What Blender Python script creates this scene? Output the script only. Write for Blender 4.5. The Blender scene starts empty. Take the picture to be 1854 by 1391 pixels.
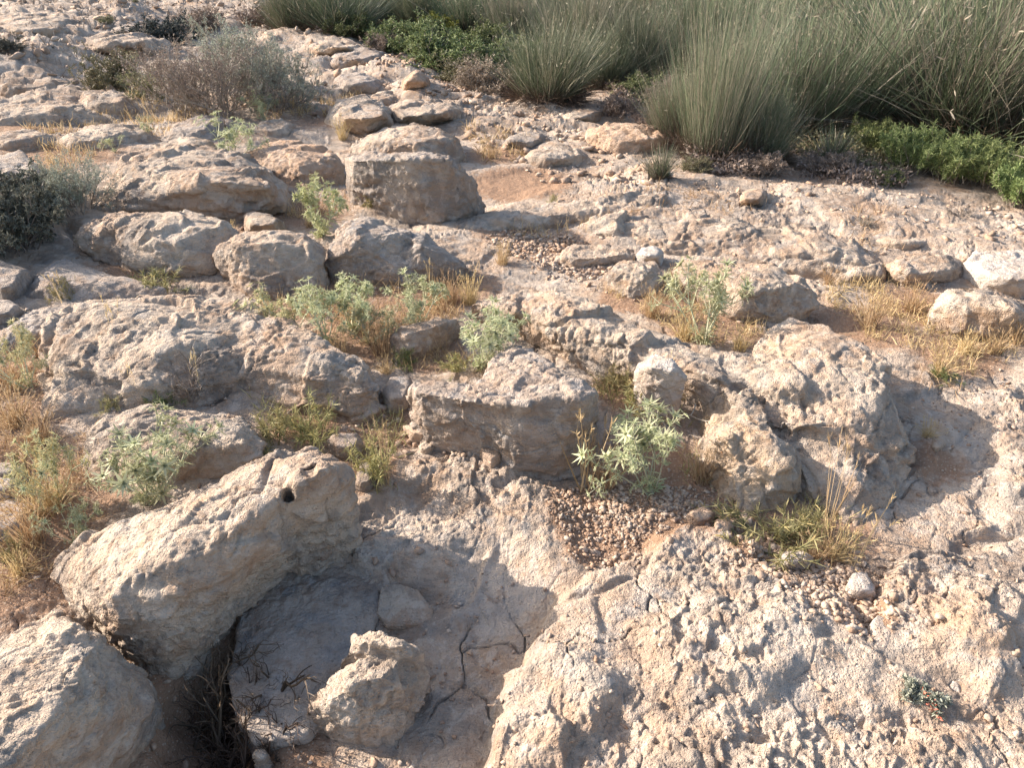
import bpy, bmesh, math, random, time
import numpy as np
from mathutils import Vector, Matrix
T0 = time.time()
RS = np.random.RandomState(7)
random.seed(7)
sc = bpy.context.scene
COL = sc.collection
PI = math.pi

# ------------------------------------------------------------------ camera
CAM_H, PITCH, FPX = 1.60, math.radians(32.0), 1374.0
CP, SP = math.cos(PITCH), math.sin(PITCH)
cam = bpy.data.cameras.new('camera')
cam.sensor_width = 36.0
cam.lens = 36.0 * FPX / 1854.0
cam.clip_start = 0.05
cam.clip_end = 2000
co = bpy.data.objects.new('camera', cam)
COL.objects.link(co)
co.location = (0, 0, CAM_H)
co.rotation_euler = (PI / 2 - PITCH, 0, 0)
sc.camera = co

def at(px, py, z):
    """point of the photograph (1854 x 1391 pixels) at height z"""
    u, v = (px - 927) / FPX, (695.5 - py) / FPX
    d = (u, CP + v * SP, -SP + v * CP)
    t = (z - CAM_H) / d[2]
    return np.array((d[0] * t, d[1] * t, z))

def rng_at(px, py, z=0):
    p = at(px, py, z)
    return math.sqrt(p[0] ** 2 + p[1] ** 2 + (CAM_H - p[2]) ** 2)

# ------------------------------------------------------------------ light
SUN_EL, SUN_AZ = math.radians(26.0), math.radians(-71.0)     # azimuth from +Y, clockwise; light comes from the left and behind
to_sun = Vector((math.sin(SUN_AZ) * math.cos(SUN_EL), math.cos(SUN_AZ) * math.cos(SUN_EL), math.sin(SUN_EL)))
sl = bpy.data.lights.new('sun', 'SUN')
sl.energy = 4.9
sl.angle = math.radians(0.5)
sl.color = (1.0, 0.885, 0.78)
so = bpy.data.objects.new('sun', sl)
COL.objects.link(so)
so.rotation_euler = to_sun.to_track_quat('Z', 'Y').to_euler()
w = bpy.data.worlds.new('World')
sc.world = w
w.use_nodes = True
nt = w.node_tree
sky = nt.nodes.new('ShaderNodeTexSky')
sky.sky_type = 'NISHITA'
sky.sun_disc = False
sky.sun_elevation = SUN_EL
sky.sun_rotation = SUN_AZ % (2 * PI)
sky.air_density = 1.0
sky.dust_density = 3.0
bg = nt.nodes['Background']
bg.inputs['Strength'].default_value = 0.145
nt.links.new(sky.outputs[0], bg.inputs[0])
sc.view_settings.view_transform = 'Standard'
sc.view_settings.look = 'None'
sc.view_settings.exposure = 1.0
sc.view_settings.gamma = 1.0
sc.view_settings.use_curve_mapping = False
sc.cycles.max_bounces = 6
sc.cycles.transparent_max_bounces = 4

# ------------------------------------------------------------------ numpy noise
PERM = np.random.RandomState(3).permutation(256).astype(np.int32)
PERM = np.concatenate([PERM, PERM, PERM[:2]])
G3 = np.random.RandomState(5).normal(size=(256, 3)).astype(np.float32)
G3 /= np.linalg.norm(G3, axis=1)[:, None]

def _perlin(P):
    P = P.astype(np.float32)
    F = np.floor(P)
    I = F.astype(np.int32) & 255
    f = P - F
    u = f * f * f * (f * (f * 6 - 15) + 10)
    out = np.zeros(len(P), np.float32)
    for dx in (0, 1):
        a = PERM[(I[:, 0] + dx) & 255]
        wx = u[:, 0] if dx else 1 - u[:, 0]
        for dy in (0, 1):
            b = PERM[(a + I[:, 1] + dy) & 255]
            wy = wx * (u[:, 1] if dy else 1 - u[:, 1])
            for dz in (0, 1):
                g = G3[PERM[(b + I[:, 2] + dz) & 255]]
                wz = wy * (u[:, 2] if dz else 1 - u[:, 2])
                out += wz * (g[:, 0] * (f[:, 0] - dx) + g[:, 1] * (f[:, 1] - dy) + g[:, 2] * (f[:, 2] - dz))
    return out * 1.5

def chunked(fn, P, n=200000):
    if len(P) <= n:
        return fn(P)
    return np.concatenate([fn(P[i:i + n]) for i in range(0, len(P), n)])

def perlin(P, scale, off=0.0):
    return chunked(_perlin, P * (1.0 / scale) + off)

def fbm(P, scale, octs=3, gain=0.5, off=0.0):
    s, a = 0.0, 1.0
    for i in range(octs):
        s = s + a * perlin(P, scale / 2.03 ** i, off + 17.3 * i)
        a *= gain
    return s

def ridged(P, scale, octs=3, gain=0.5, off=0.0):
    s, a = 0.0, 1.0
    for i in range(octs):
        s = s + a * (1 - np.abs(perlin(P, scale / 2.1 ** i, off + 11.7 * i)) * 2)
        a *= gain
    return s

def _worley(P):
    P = P.astype(np.float32)
    F = np.floor(P)
    I = F.astype(np.int32)
    f = P - F
    d1 = np.full(len(P), 9.0, np.float32)
    d2 = np.full(len(P), 9.0, np.float32)
    for dx in (-1, 0, 1):
        a = PERM[(I[:, 0] + dx) & 255]
        for dy in (-1, 0, 1):
            b = PERM[(a + I[:, 1] + dy) & 255]
            for dz in (-1, 0, 1):
                h = PERM[(b + I[:, 2] + dz) & 255]
                q = G3[h] * 0.42 + 0.5 + np.array((dx, dy, dz), np.float32)
                d = ((f - q) ** 2).sum(1)
                lo = d < d1
                d2 = np.where(lo, d1, np.minimum(d2, d))
                d1 = np.where(lo, d, d1)
    return np.stack([np.sqrt(d1), np.sqrt(d2)], 1)

def _facet(P):
    """tilted flat facets, one per cell, plus the distance to the cell's edge"""
    P = P.astype(np.float32)
    F = np.floor(P)
    I = F.astype(np.int32)
    f = P - F
    d1 = np.full(len(P), 9.0, np.float32)
    d2 = np.full(len(P), 9.0, np.float32)
    fc = np.zeros(len(P), np.float32)
    for dx in (-1, 0, 1):
        a = PERM[(I[:, 0] + dx) & 255]
        for dy in (-1, 0, 1):
            b = PERM[(a + I[:, 1] + dy) & 255]
            for dz in (-1, 0, 1):
                h = PERM[(b + I[:, 2] + dz) & 255]
                e = f - (G3[h] * 0.42 + 0.5 + np.array((dx, dy, dz), np.float32))
                d = (e ** 2).sum(1)
                lo = d < d1
                d2 = np.where(lo, d1, np.minimum(d2, d))
                g = G3[PERM[h + 7]]
                fc = np.where(lo, (e * g).sum(1) + g[:, 0] * .25, fc)
                d1 = np.where(lo, d, d1)
    return np.stack([fc, np.sqrt(d2) - np.sqrt(d1)], 1)

def facet(P, scale, off=0.0):
    return chunked(_facet, P * (1.0 / scale) + off)

def worley(P, scale, off=0.0):
    return chunked(_worley, P * (1.0 / scale) + off)

def sstep(a, b, x):
    t = np.clip((x - a) / (b - a), 0, 1)
    return t * t * (3 - 2 * t)

def poly_sd(X, Y, poly):
    """signed distance to a polygon in plan, negative inside"""
    poly = np.asarray(poly, float)
    n = len(poly)
    d = np.full(X.shape, 1e9)
    ins = np.zeros(X.shape, bool)
    for i in range(n):
        a, b = poly[i], poly[(i + 1) % n]
        e = b - a
        wx, wy = X - a[0], Y - a[1]
        t = np.clip((wx * e[0] + wy * e[1]) / max(e @ e, 1e-12), 0, 1)
        d = np.minimum(d, (wx - e[0] * t) ** 2 + (wy - e[1] * t) ** 2)
        c = ((a[1] <= Y) & (Y < b[1])) | ((b[1] <= Y) & (Y < a[1]))
        if abs(e[1]) > 1e-9:
            ins ^= c & (X < a[0] + (Y - a[1]) / e[1] * e[0])
    d = np.sqrt(d)
    return np.where(ins, -d, d)

# ------------------------------------------------------------------ objects
def tag(o, label=None, cat=None, group=None, kind=None):
    if label: o['label'] = label
    if cat: o['category'] = cat
    if group: o['group'] = group
    if kind: o['kind'] = kind
    return o

def mesh_np(name, V, F, mats, smooth=False, attrs=None):
    V = np.ascontiguousarray(V, np.float32)
    F = np.ascontiguousarray(F, np.int32)
    me = bpy.data.meshes.new(name)
    k = F.shape[1]
    me.vertices.add(len(V)); me.vertices.foreach_set('co', V.ravel())
    me.loops.add(F.size); me.loops.foreach_set('vertex_index', F.ravel())
    me.polygons.add(len(F)); me.polygons.foreach_set('loop_start', np.arange(0, F.size, k, dtype=np.int32))
    try:
        me.polygons.foreach_set('loop_total', np.full(len(F), k, np.int32))
    except Exception:
        pass
    if smooth:
        me.polygons.foreach_set('use_smooth', np.ones(len(F), bool))
    for an, av in (attrs or {}).items():
        a = me.attributes.new(an, 'FLOAT', 'POINT')
        a.data.foreach_set('value', np.ascontiguousarray(av, np.float32))
    me.update(calc_edges=True)
    for m in (mats if isinstance(mats, (list, tuple)) else [mats]):
        me.materials.append(m)
    return me

def link(name, me, parent=None, loc=None):
    o = bpy.data.objects.new(name, me)
    COL.objects.link(o)
    if parent: o.parent = parent
    if loc is not None: o.location = loc
    return o

def empty(name, loc=(0, 0, 0)):
    o = bpy.data.objects.new(name, None)
    o.empty_display_size = 0.1
    COL.objects.link(o)
    o.location = loc
    return o

def copy_tree(o, parent=None):
    c = o.copy()
    COL.objects.link(c)
    c.parent = parent
    for ch in CHILDREN.get(o.name, []):
        copy_tree(ch, c)
    return c
CHILDREN = {}
def kid(name, me, parent):
    o = link(name, me, parent)
    CHILDREN.setdefault(parent.name, []).append(o)
    return o

# ------------------------------------------------------------------ materials
class N:
    """small wrapper to wire shader nodes"""
    def __init__(self, name):
        self.m = bpy.data.materials.new(name)
        self.m.use_nodes = True
        self.t = self.m.node_tree
        self.b = self.t.nodes['Principled BSDF']
        self.b.inputs['Specular IOR Level'].default_value = 0.2
    def n(self, typ, **kw):
        x = self.t.nodes.new(typ)
        for k, v in kw.items():
            if isinstance(k, str) and k.startswith('i_'):
                x.inputs[k[2:]].default_value = v
            else:
                setattr(x, k, v)
        return x
    def l(self, a, b):
        self.t.links.new(a, b)
    def noise(self, vec, scale, detail=5, rough=0.55, dist=0.0):
        x = self.n('ShaderNodeTexNoise')
        x.inputs['Scale'].default_value = scale
        x.inputs['Detail'].default_value = detail
        x.inputs['Roughness'].default_value = rough
        x.inputs['Distortion'].default_value = dist
        self.l(vec, x.inputs['Vector'])
        return x.outputs['Fac']
    def vor(self, vec, scale, feature='F1'):
        x = self.n('ShaderNodeTexVoronoi', feature=feature)
        x.inputs['Scale'].default_value = scale
        self.l(vec, x.inputs['Vector'])
        return x.outputs['Distance']
    def ramp(self, fac, a, b, v0=0.0, v1=1.0):
        x = self.n('ShaderNodeMapRange')
        x.interpolation_type = 'SMOOTHSTEP'
        x.inputs['From Min'].default_value = a
        x.inputs['From Max'].default_value = b
        x.inputs['To Min'].default_value = v0
        x.inputs['To Max'].default_value = v1
        self.l(fac, x.inputs['Value'])
        return x.outputs['Result']
    def mix(self, fac, a, b, mode='MIX'):
        x = self.n('ShaderNodeMix', data_type='RGBA', blend_type=mode)
        self.s(x.inputs[0], fac); self.s(x.inputs[6], a); self.s(x.inputs[7], b)
        return x.outputs[2]
    def s(self, sock, v):
        if hasattr(v, 'node'):
            self.l(v, sock)
        elif isinstance(v, (tuple, list)):
            sock.default_value = (*v[:3], 1.0)
        else:
            sock.default_value = v
    def math(self, op, a, b=0.0, clamp=False):
        x = self.n('ShaderNodeMath', operation=op, use_clamp=clamp)
        self.s(x.inputs[0], a); self.s(x.inputs[1], b)
        return x.outputs[0]

def stone_mat(name, warm, pale, grey, stain, lichen=0.35, staining=0.35, bump=0.9, ground=False, soilc=None, orange=False, chips=False):
    k = N(name)
    if ground:
        vec = k.n('ShaderNodeNewGeometry').outputs['Position']
    else:
        tc = k.n('ShaderNodeTexCoord').outputs['Object']
        oi = k.n('ShaderNodeObjectInfo')
        sc_ = k.n('ShaderNodeVectorMath', operation='SCALE'); sc_.inputs['Scale'].default_value = 40.0
        cx = k.n('ShaderNodeCombineXYZ')
        k.l(oi.outputs['Random'], cx.inputs[0]); k.l(oi.outputs['Random'], cx.inputs[1])
        k.l(cx.outputs[0], sc_.inputs[0])
        ad = k.n('ShaderNodeVectorMath', operation='ADD')
        k.l(tc, ad.inputs[0]); k.l(sc_.outputs[0], ad.inputs[1])
        vec = ad.outputs[0]
    n1 = k.noise(vec, 2.3, 6, 0.6, 0.3)
    n2 = k.noise(vec, 9.0, 7, 0.65, 0.4)
    n3 = k.noise(vec, 45.0, 5, 0.7)
    n4 = k.noise(vec, 190.0, 3, 0.7)
    c = k.mix(k.ramp(n1, 0.40, 0.60), warm, pale)
    c = k.mix(k.math('MULTIPLY', k.ramp(n2, 0.50, 0.66), lichen * 1.6, True), c, grey)
    n5 = k.noise(vec, 5.1, 5, 0.62, 0.8)
    c = k.mix(k.math('MULTIPLY', k.ramp(n5, 0.52, 0.72), staining * 1.7, True), c, stain)
    n6 = k.noise(vec, 3.6, 7, 0.68, 0.5)
    c = k.mix(k.ramp(n6, 0.51, 0.585, 0.0, 0.55), c, (grey[0] * .60, grey[1] * .57, grey[2] * .55))
    c = k.mix(k.ramp(n6, 0.36, 0.43, 0.5, 0.0), c, (min(.62, pale[0] * 1.12), min(.57, pale[1] * 1.17), min(.52, pale[2] * 1.24)))
    # small dark lichen specks and pale crust
    vs = k.vor(vec, 60.0)
    sp = k.math('MULTIPLY', k.ramp(vs, 0.10, 0.26, 1.0, 0.0), k.ramp(n2, 0.42, 0.6))
    c = k.mix(k.math('MULTIPLY', sp, 0.5), c, (grey[0] * .42, grey[1] * .42, grey[2] * .42))
    c = k.mix(k.math('MULTIPLY', k.ramp(n3, 0.58, 0.72), 0.45), c, (min(pale[0] * 1.22, .8), min(pale[1] * 1.22, .8), min(pale[2] * 1.25, .8)))
    nb = k.noise(vec, 17.0, 4, 0.6, 0.5)
    c = k.mix(k.ramp(nb, 0.53, 0.66, 0.0, 0.65), c, (pale[0] * 1.08, pale[1] * 1.12, pale[2] * 1.18))
    c = k.mix(k.ramp(nb, 0.30, 0.46, 0.6, 0.0), c, (warm[0] * .80, warm[1] * .70, warm[2] * .62))
    c = k.mix(k.ramp(n4, 0.3, 0.7, 0.0, 0.16), c, (warm[0] * .62, warm[1] * .6, warm[2] * .58))
    if orange:
        no = k.noise(vec, 13.0, 3, 0.5)
        c = k.mix(k.math('MULTIPLY', k.ramp(no, 0.70, 0.74), k.ramp(n3, .45, .55)), c, (0.55, 0.20, 0.035))
    if chips:
        tn = k.n('ShaderNodeAttribute', attribute_name='tone').outputs['Fac']
        c = k.mix(k.ramp(tn, 0.0, 0.5, 0.5, 0.0), c, (0.30, 0.20, 0.14))
        c = k.mix(k.ramp(tn, 0.6, 1.0, 0.0, 0.75), c, (0.56, 0.47, 0.38))
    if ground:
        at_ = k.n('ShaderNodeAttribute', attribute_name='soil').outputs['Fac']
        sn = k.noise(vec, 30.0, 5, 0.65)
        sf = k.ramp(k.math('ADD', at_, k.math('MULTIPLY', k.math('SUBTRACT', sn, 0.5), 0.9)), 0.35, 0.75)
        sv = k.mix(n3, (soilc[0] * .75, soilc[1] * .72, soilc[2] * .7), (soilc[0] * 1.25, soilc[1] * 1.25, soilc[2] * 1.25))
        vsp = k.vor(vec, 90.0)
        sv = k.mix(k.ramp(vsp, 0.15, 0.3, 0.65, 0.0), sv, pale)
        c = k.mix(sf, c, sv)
    k.l(c, k.b.inputs['Base Color'])
    k.b.inputs['Roughness'].default_value = 0.92
    k.b.inputs['Specular IOR Level'].default_value = 0.15
    # bump: grain, pits and small nodules
    vp = k.vor(vec, 34.0, 'SMOOTH_F1')
    vq = k.vor(vec, 110.0)
    h = k.math('ADD', k.math('MULTIPLY', n3, 0.9), k.math('MULTIPLY', n4, 0.16))
    h = k.math('ADD', h, k.math('MULTIPLY', vp, -0.35))
    h = k.math('ADD', h, k.math('MULTIPLY', k.ramp(vq, 0.0, 0.45), 0.22))
    mp = k.n('ShaderNodeMapping')
    mp.inputs['Rotation'].default_value = (0.35, 0.2, 0.5)
    mp.inputs['Scale'].default_value = (14.0, 55.0, 90.0)
    k.l(vec, mp.inputs['Vector'])
    h = k.math('ADD', h, k.math('MULTIPLY', k.noise(mp.outputs[0], 1.0, 4, 0.65, 0.6), 0.8))
    bp = k.n('ShaderNodeBump')
    bp.inputs['Strength'].default_value = bump
    bp.inputs['Distance'].default_value = 0.018
    k.l(h, bp.inputs['Height'])
    k.l(bp.outputs[0], k.b.inputs['Normal'])
    return k.m

WARM, PALE, GREY, STAIN = (0.43, 0.315, 0.23), (0.55, 0.45, 0.35), (0.36, 0.335, 0.305), (0.43, 0.28, 0.175)
M_ROCK = stone_mat('limestone', WARM, PALE, GREY, STAIN, 0.48, 0.40)
M_ROCKG = stone_mat('grey_limestone', (0.40, 0.315, 0.25), (0.46, 0.39, 0.325), (0.34, 0.325, 0.31), STAIN, 0.6, 0.2)
M_ROCKO = stone_mat('orange_limestone', (0.48, 0.325, 0.22), (0.53, 0.40, 0.30), (0.42, 0.34, 0.28), (0.45, 0.26, 0.145), 0.25, 0.45)
M_ROCKW = stone_mat('white_limestone', (0.52, 0.425, 0.345), (0.64, 0.575, 0.50), (0.46, 0.43, 0.405), (0.45, 0.32, 0.22), 0.5, 0.2)
M_ROCKL = stone_mat('lichen_limestone', (0.48, 0.36, 0.25), (0.54, 0.44, 0.34), (0.38, 0.345, 0.31), (0.44, 0.25, 0.12), 0.35, 0.5, orange=True)
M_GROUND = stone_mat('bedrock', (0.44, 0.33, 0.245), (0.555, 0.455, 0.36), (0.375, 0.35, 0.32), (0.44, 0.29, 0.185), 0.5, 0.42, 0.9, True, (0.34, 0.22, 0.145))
M_PEB = stone_mat('pebble_stone', (0.42, 0.285, 0.195), (0.50, 0.385, 0.29), (0.37, 0.315, 0.27), (0.40, 0.24, 0.15), 0.3, 0.45, 0.3, chips=True)

def leaf_mat(name, a, b, trans=0.25, rough=0.6, spec=0.25, c=None):
    """a..b by each blade's own tone, c for the odd one, plus a little from plant to plant"""
    k = N(name)
    t = k.n('ShaderNodeAttribute', attribute_name='tone').outputs['Fac']
    col = k.mix(t, a, b)
    if c:
        col = k.mix(k.ramp(t, 0.82, 0.9), col, c)
    oi = k.n('ShaderNodeObjectInfo').outputs['Random']
    hs = k.n('ShaderNodeHueSaturation')
    k.l(k.ramp(oi, 0, 1, 0.485, 0.512), hs.inputs['Hue'])
    k.l(k.ramp(oi, 0, 1, 0.85, 1.15), hs.inputs['Value'])
    k.l(col, hs.inputs['Color'])
    col = hs.outputs[0]
    k.l(col, k.b.inputs['Base Color'])
    k.b.inputs['Roughness'].default_value = rough
    k.b.inputs['Specular IOR Level'].default_value = spec
    tr = k.n('ShaderNodeBsdfTranslucent')
    k.l(col, tr.inputs['Color'])
    mx = k.n('ShaderNodeMixShader')
    mx.inputs[0].default_value = trans
    k.l(k.b.outputs[0], mx.inputs[1]); k.l(tr.outputs[0], mx.inputs[2])
    k.l(mx.outputs[0], k.t.nodes['Material Output'].inputs['Surface'])
    return k.m
M_RUSH = leaf_mat('rush_green', (0.066, 0.098, 0.052), (0.205, 0.25, 0.150), 0.12, 0.5, 0.4)
M_RUSHD = leaf_mat('rush_straw', (0.20, 0.175, 0.125), (0.38, 0.345, 0.265), 0.15)
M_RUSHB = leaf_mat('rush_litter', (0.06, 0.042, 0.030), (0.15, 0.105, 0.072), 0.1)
M_STRAW = leaf_mat('straw', (0.47, 0.34, 0.18), (0.64, 0.51, 0.31), 0.3, c=(0.30, 0.20, 0.09))
M_TWIG = leaf_mat('twig', (0.20, 0.165, 0.135), (0.36, 0.31, 0.26), 0.0)
M_TWIGR = leaf_mat('reddish_twig', (0.24, 0.175, 0.14), (0.38, 0.30, 0.24), 0.0)
M_TWIGG = leaf_mat('pale_twig', (0.30, 0.25, 0.20), (0.45, 0.39, 0.32), 0.0)
M_THIS = leaf_mat('thistle_green', (0.37, 0.40, 0.225), (0.60, 0.61, 0.39), 0.35)
M_THISY = leaf_mat('thistle_yellow_green', (0.36, 0.385, 0.19), (0.54, 0.54, 0.31), 0.25)
M_THISD = leaf_mat('thistle_drying', (0.38, 0.36, 0.20), (0.56, 0.50, 0.32), 0.3, c=(0.48, 0.36, 0.20))
M_THISS = leaf_mat('thistle_stem', (0.45, 0.46, 0.30), (0.60, 0.58, 0.42), 0.05)
M_SPIKE = leaf_mat('spiky_green', (0.21, 0.20, 0.09), (0.42, 0.375, 0.19), 0.25, c=(0.45, 0.36, 0.16))
M_SUCC = leaf_mat('succulent_green', (0.10, 0.145, 0.05), (0.34, 0.385, 0.16), 0.2)
M_BUSHD = leaf_mat('dark_leaf', (0.075, 0.078, 0.06), (0.19, 0.185, 0.15), 0.1, 0.8, 0.08)
M_BUSHB = leaf_mat('blue_grey_leaf', (0.055, 0.065, 0.06), (0.13, 0.14, 0.13), 0.1, 0.8, 0.08)
M_BUSHO = leaf_mat('olive_leaf', (0.14, 0.14, 0.075), (0.27, 0.25, 0.14), 0.15)
M_BUSHG = leaf_mat('bush_green', (0.085, 0.115, 0.045), (0.235, 0.265, 0.115), 0.2)
M_BUSHY = leaf_mat('bush_yellow_green', (0.24, 0.28, 0.05), (0.38, 0.38, 0.10), 0.2)
M_BROWN = leaf_mat('brown_leaf', (0.22, 0.17, 0.135), (0.37, 0.30, 0.245), 0.1)
M_GREYG = leaf_mat('grey_green_leaf', (0.26, 0.285, 0.22), (0.42, 0.44, 0.36), 0.15)
M_RED = leaf_mat('red_leaf', (0.45, 0.08, 0.06), (0.60, 0.20, 0.15), 0.15)
M_HEAD = leaf_mat('seed_head', (0.14, 0.085, 0.05), (0.26, 0.17, 0.10), 0.0)
# ------------------------------------------------------------------ ground relief
# spot heights: photo x, photo y, height in metres, reach in metres
SPOT = [(-200, 1391, -.05, .5), (760, 1400, -.13, .25), (350, 1300, -.15, .35), (380, 1215, -.20, .14), (470, 1080, -.12, .12), (600, 1150, -.11, .4), (800, 1250, -.13, .3), (850, 1100, -.11, .3), (700, 960, -.07, .35),
        (950, 1000, -.05, .3), (860, 860, .03, .3), (1160, 960, .00, .3), (1400, 1060, .0, .3), (1300, 1250, .0, .5), (1700, 1250, .02, .5), (1800, 1050, .03, .4),
        (1700, 900, -.05, .3), (1800, 720, .0, .4), (1500, 950, .0, .3), (1240, 880, .0, .3),
        (1180, 740, .02, .3), (700, 800, .0, .35), (560, 800, .03, .3), (700, 690, .05, .4), (760, 600, .06, .4), (600, 580, .07, .4), (100, 900, .08, .5), (50, 1050, .08, .4),
        (50, 720, .10, .5), (300, 800, .10, .5), (250, 520, .06, .5), (1000, 480, .06, .5), (1270, 600, .06, .4), (1600, 580, .03, .5), (1750, 650, .02, .4),
        (450, 400, .12, .7), (700, 380, .04, .6), (960, 350, .0, .7), (1100, 300, .03, .8), (1500, 380, .02, .9), (1750, 400, .02, .9), (200, 250, .16, 1.2), (600, 240, .10, 1.0), (900, 220, .05, 1.2),
        (50, 120, .35, 2.5), (350, 60, .40, 3.0), (650, 120, .12, 2.0), (1000, 180, .04, 1.6), (1400, 180, .0, 2.5), (1800, 200, .0, 2.5)]
SPX = np.array([at(x, y, z)[:2] for x, y, z, r in SPOT])
SPZ = np.array([s[2] for s in SPOT]); SPR = np.array([s[3] for s in SPOT])

def plan(poly, z=0.0):
    return np.array([at(x, y, z)[:2] for x, y in poly])
# bedrock steps: outline in the photo, rise, width of the edge
STEPS = [
    (plan([(285, 1240), (360, 1150), (425, 1092), (475, 1045), (452, 1110), (428, 1180), (432, 1290), (462, 1335), (440, 1362), (350, 1335), (300, 1290)]), -.17, .07),
    (plan([(130, 452), (240, 492), (330, 500), (430, 482), (425, 512), (300, 512), (180, 486)]), -.12, .05),
    (plan([(640, 985), (760, 1000), (900, 1010), (990, 1030), (960, 1120), (890, 1200), (860, 1300), (830, 1420), (440, 1420), (440, 1100), (560, 1000)]), -.025, .10),
    (plan([(1050, 1052), (1005, 1100), (962, 1150), (908, 1195), (895, 1260), (885, 1330), (868, 1391), (830, 1520), (2500, 1520), (2400, 1000), (2000, 960), (1854, 985), (1700, 1015), (1610, 1040), (1590, 1110), (1560, 1150), (1450, 1075), (1345, 1000), (1260, 955), (1190, 965), (1120, 1010)]), .042, .025),
    (plan([(735, 835), (850, 815), (930, 850), (1000, 890), (1030, 950), (1045, 1010), (1000, 990), (900, 945), (800, 900)]), .055, .10),
    (plan([(620, 990), (760, 960), (860, 1040), (950, 1100), (900, 1180), (860, 1300), (800, 1391), (780, 1250), (760, 1120), (690, 1050)]), .02, .03),
    (plan([(925, 1190), (1010, 1180), (1110, 1260), (1130, 1290), (1060, 1330), (960, 1360), (905, 1330), (905, 1240)]), .045, .05),
    (plan([(1640, 1180), (1760, 1140), (1830, 1200), (1854, 1260), (1760, 1290), (1690, 1230)]), .04, .06),
    (plan([(1150, 1160), (1300, 1110), (1420, 1130), (1500, 1200), (1400, 1260), (1230, 1250)]), .03, .05),
    (plan([(1640, 860), (1700, 780), (1900, 640), (2300, 640), (2300, 960), (1854, 960), (1790, 960), (1830, 900), (1820, 820), (1740, 770)]), .03, .05),
    (plan([(900, 400), (1000, 355), (1200, 330), (1420, 350), (1620, 360), (1860, 395), (2100, 420), (2100, 560), (1860, 500), (1560, 440), (1300, 420), (1080, 420)]), .05, .10),
    (plan([(640, 160), (760, 130), (830, 190), (1000, 210), (1180, 290), (1160, 340), (1030, 300), (860, 280), (720, 220)]), .05, .2),
    (plan([(-400, 10), (60, 40), (260, 60), (280, 120), (120, 200), (-400, 330)]), .12, .3),
]
# soil pockets: photo x, y, radius (m), strength
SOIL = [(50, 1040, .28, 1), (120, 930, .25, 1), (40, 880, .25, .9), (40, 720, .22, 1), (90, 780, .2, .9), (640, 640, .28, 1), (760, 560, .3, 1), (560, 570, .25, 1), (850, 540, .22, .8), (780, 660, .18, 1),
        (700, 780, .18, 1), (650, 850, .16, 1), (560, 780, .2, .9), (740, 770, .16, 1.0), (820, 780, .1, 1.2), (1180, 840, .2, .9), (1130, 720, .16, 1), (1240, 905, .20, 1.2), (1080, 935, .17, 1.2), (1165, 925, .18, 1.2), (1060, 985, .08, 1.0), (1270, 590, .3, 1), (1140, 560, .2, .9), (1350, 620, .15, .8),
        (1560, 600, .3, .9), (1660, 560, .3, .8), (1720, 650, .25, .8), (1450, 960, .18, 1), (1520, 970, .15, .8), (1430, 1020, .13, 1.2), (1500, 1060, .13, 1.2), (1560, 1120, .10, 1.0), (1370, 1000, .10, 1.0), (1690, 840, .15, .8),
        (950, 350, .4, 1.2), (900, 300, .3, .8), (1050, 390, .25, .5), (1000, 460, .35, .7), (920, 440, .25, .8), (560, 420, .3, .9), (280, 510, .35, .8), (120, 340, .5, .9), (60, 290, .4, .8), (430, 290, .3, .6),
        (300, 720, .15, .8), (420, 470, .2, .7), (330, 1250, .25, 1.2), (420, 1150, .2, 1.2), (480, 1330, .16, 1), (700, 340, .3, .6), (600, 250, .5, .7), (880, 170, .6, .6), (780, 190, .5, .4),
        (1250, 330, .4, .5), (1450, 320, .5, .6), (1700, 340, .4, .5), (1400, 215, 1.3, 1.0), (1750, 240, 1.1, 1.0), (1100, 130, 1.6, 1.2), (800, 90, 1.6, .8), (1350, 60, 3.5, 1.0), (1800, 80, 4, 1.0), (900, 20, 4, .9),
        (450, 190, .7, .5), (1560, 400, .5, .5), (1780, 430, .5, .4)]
SOX = np.array([at(x, y, 0)[:2] for x, y, r, s in SOIL])

def base_h(X, Y):
    X = np.atleast_1d(np.asarray(X, float)); Y = np.atleast_1d(np.asarray(Y, float))
    num = np.zeros(X.shape); den = np.full(X.shape, 1e-3)
    d0 = np.hypot(X, Y)
    for (sx, sy), z, r in zip(SPX, SPZ, SPR):
        w_ = np.exp(-((X - sx) ** 2 + (Y - sy) ** 2) / (2 * r * r))
        num += w_ * z; den += w_
    # land beyond the spot heights climbs slowly
    return num / den + 0.010 * np.clip(Y - 9, 0, 60) + 0.012 * np.clip(-X - 3, 0, 40)

def soil_mask(X, Y):
    s = np.zeros(np.shape(X))
    for (sx, sy), (_, _, r, st) in zip(SOX, SOIL):
        s = np.maximum(s, st * np.exp(-(((X - sx) ** 2 + (Y - sy) ** 2) / (r * r)) ** 1.4))
    return np.clip(s, 0, 1)

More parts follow.
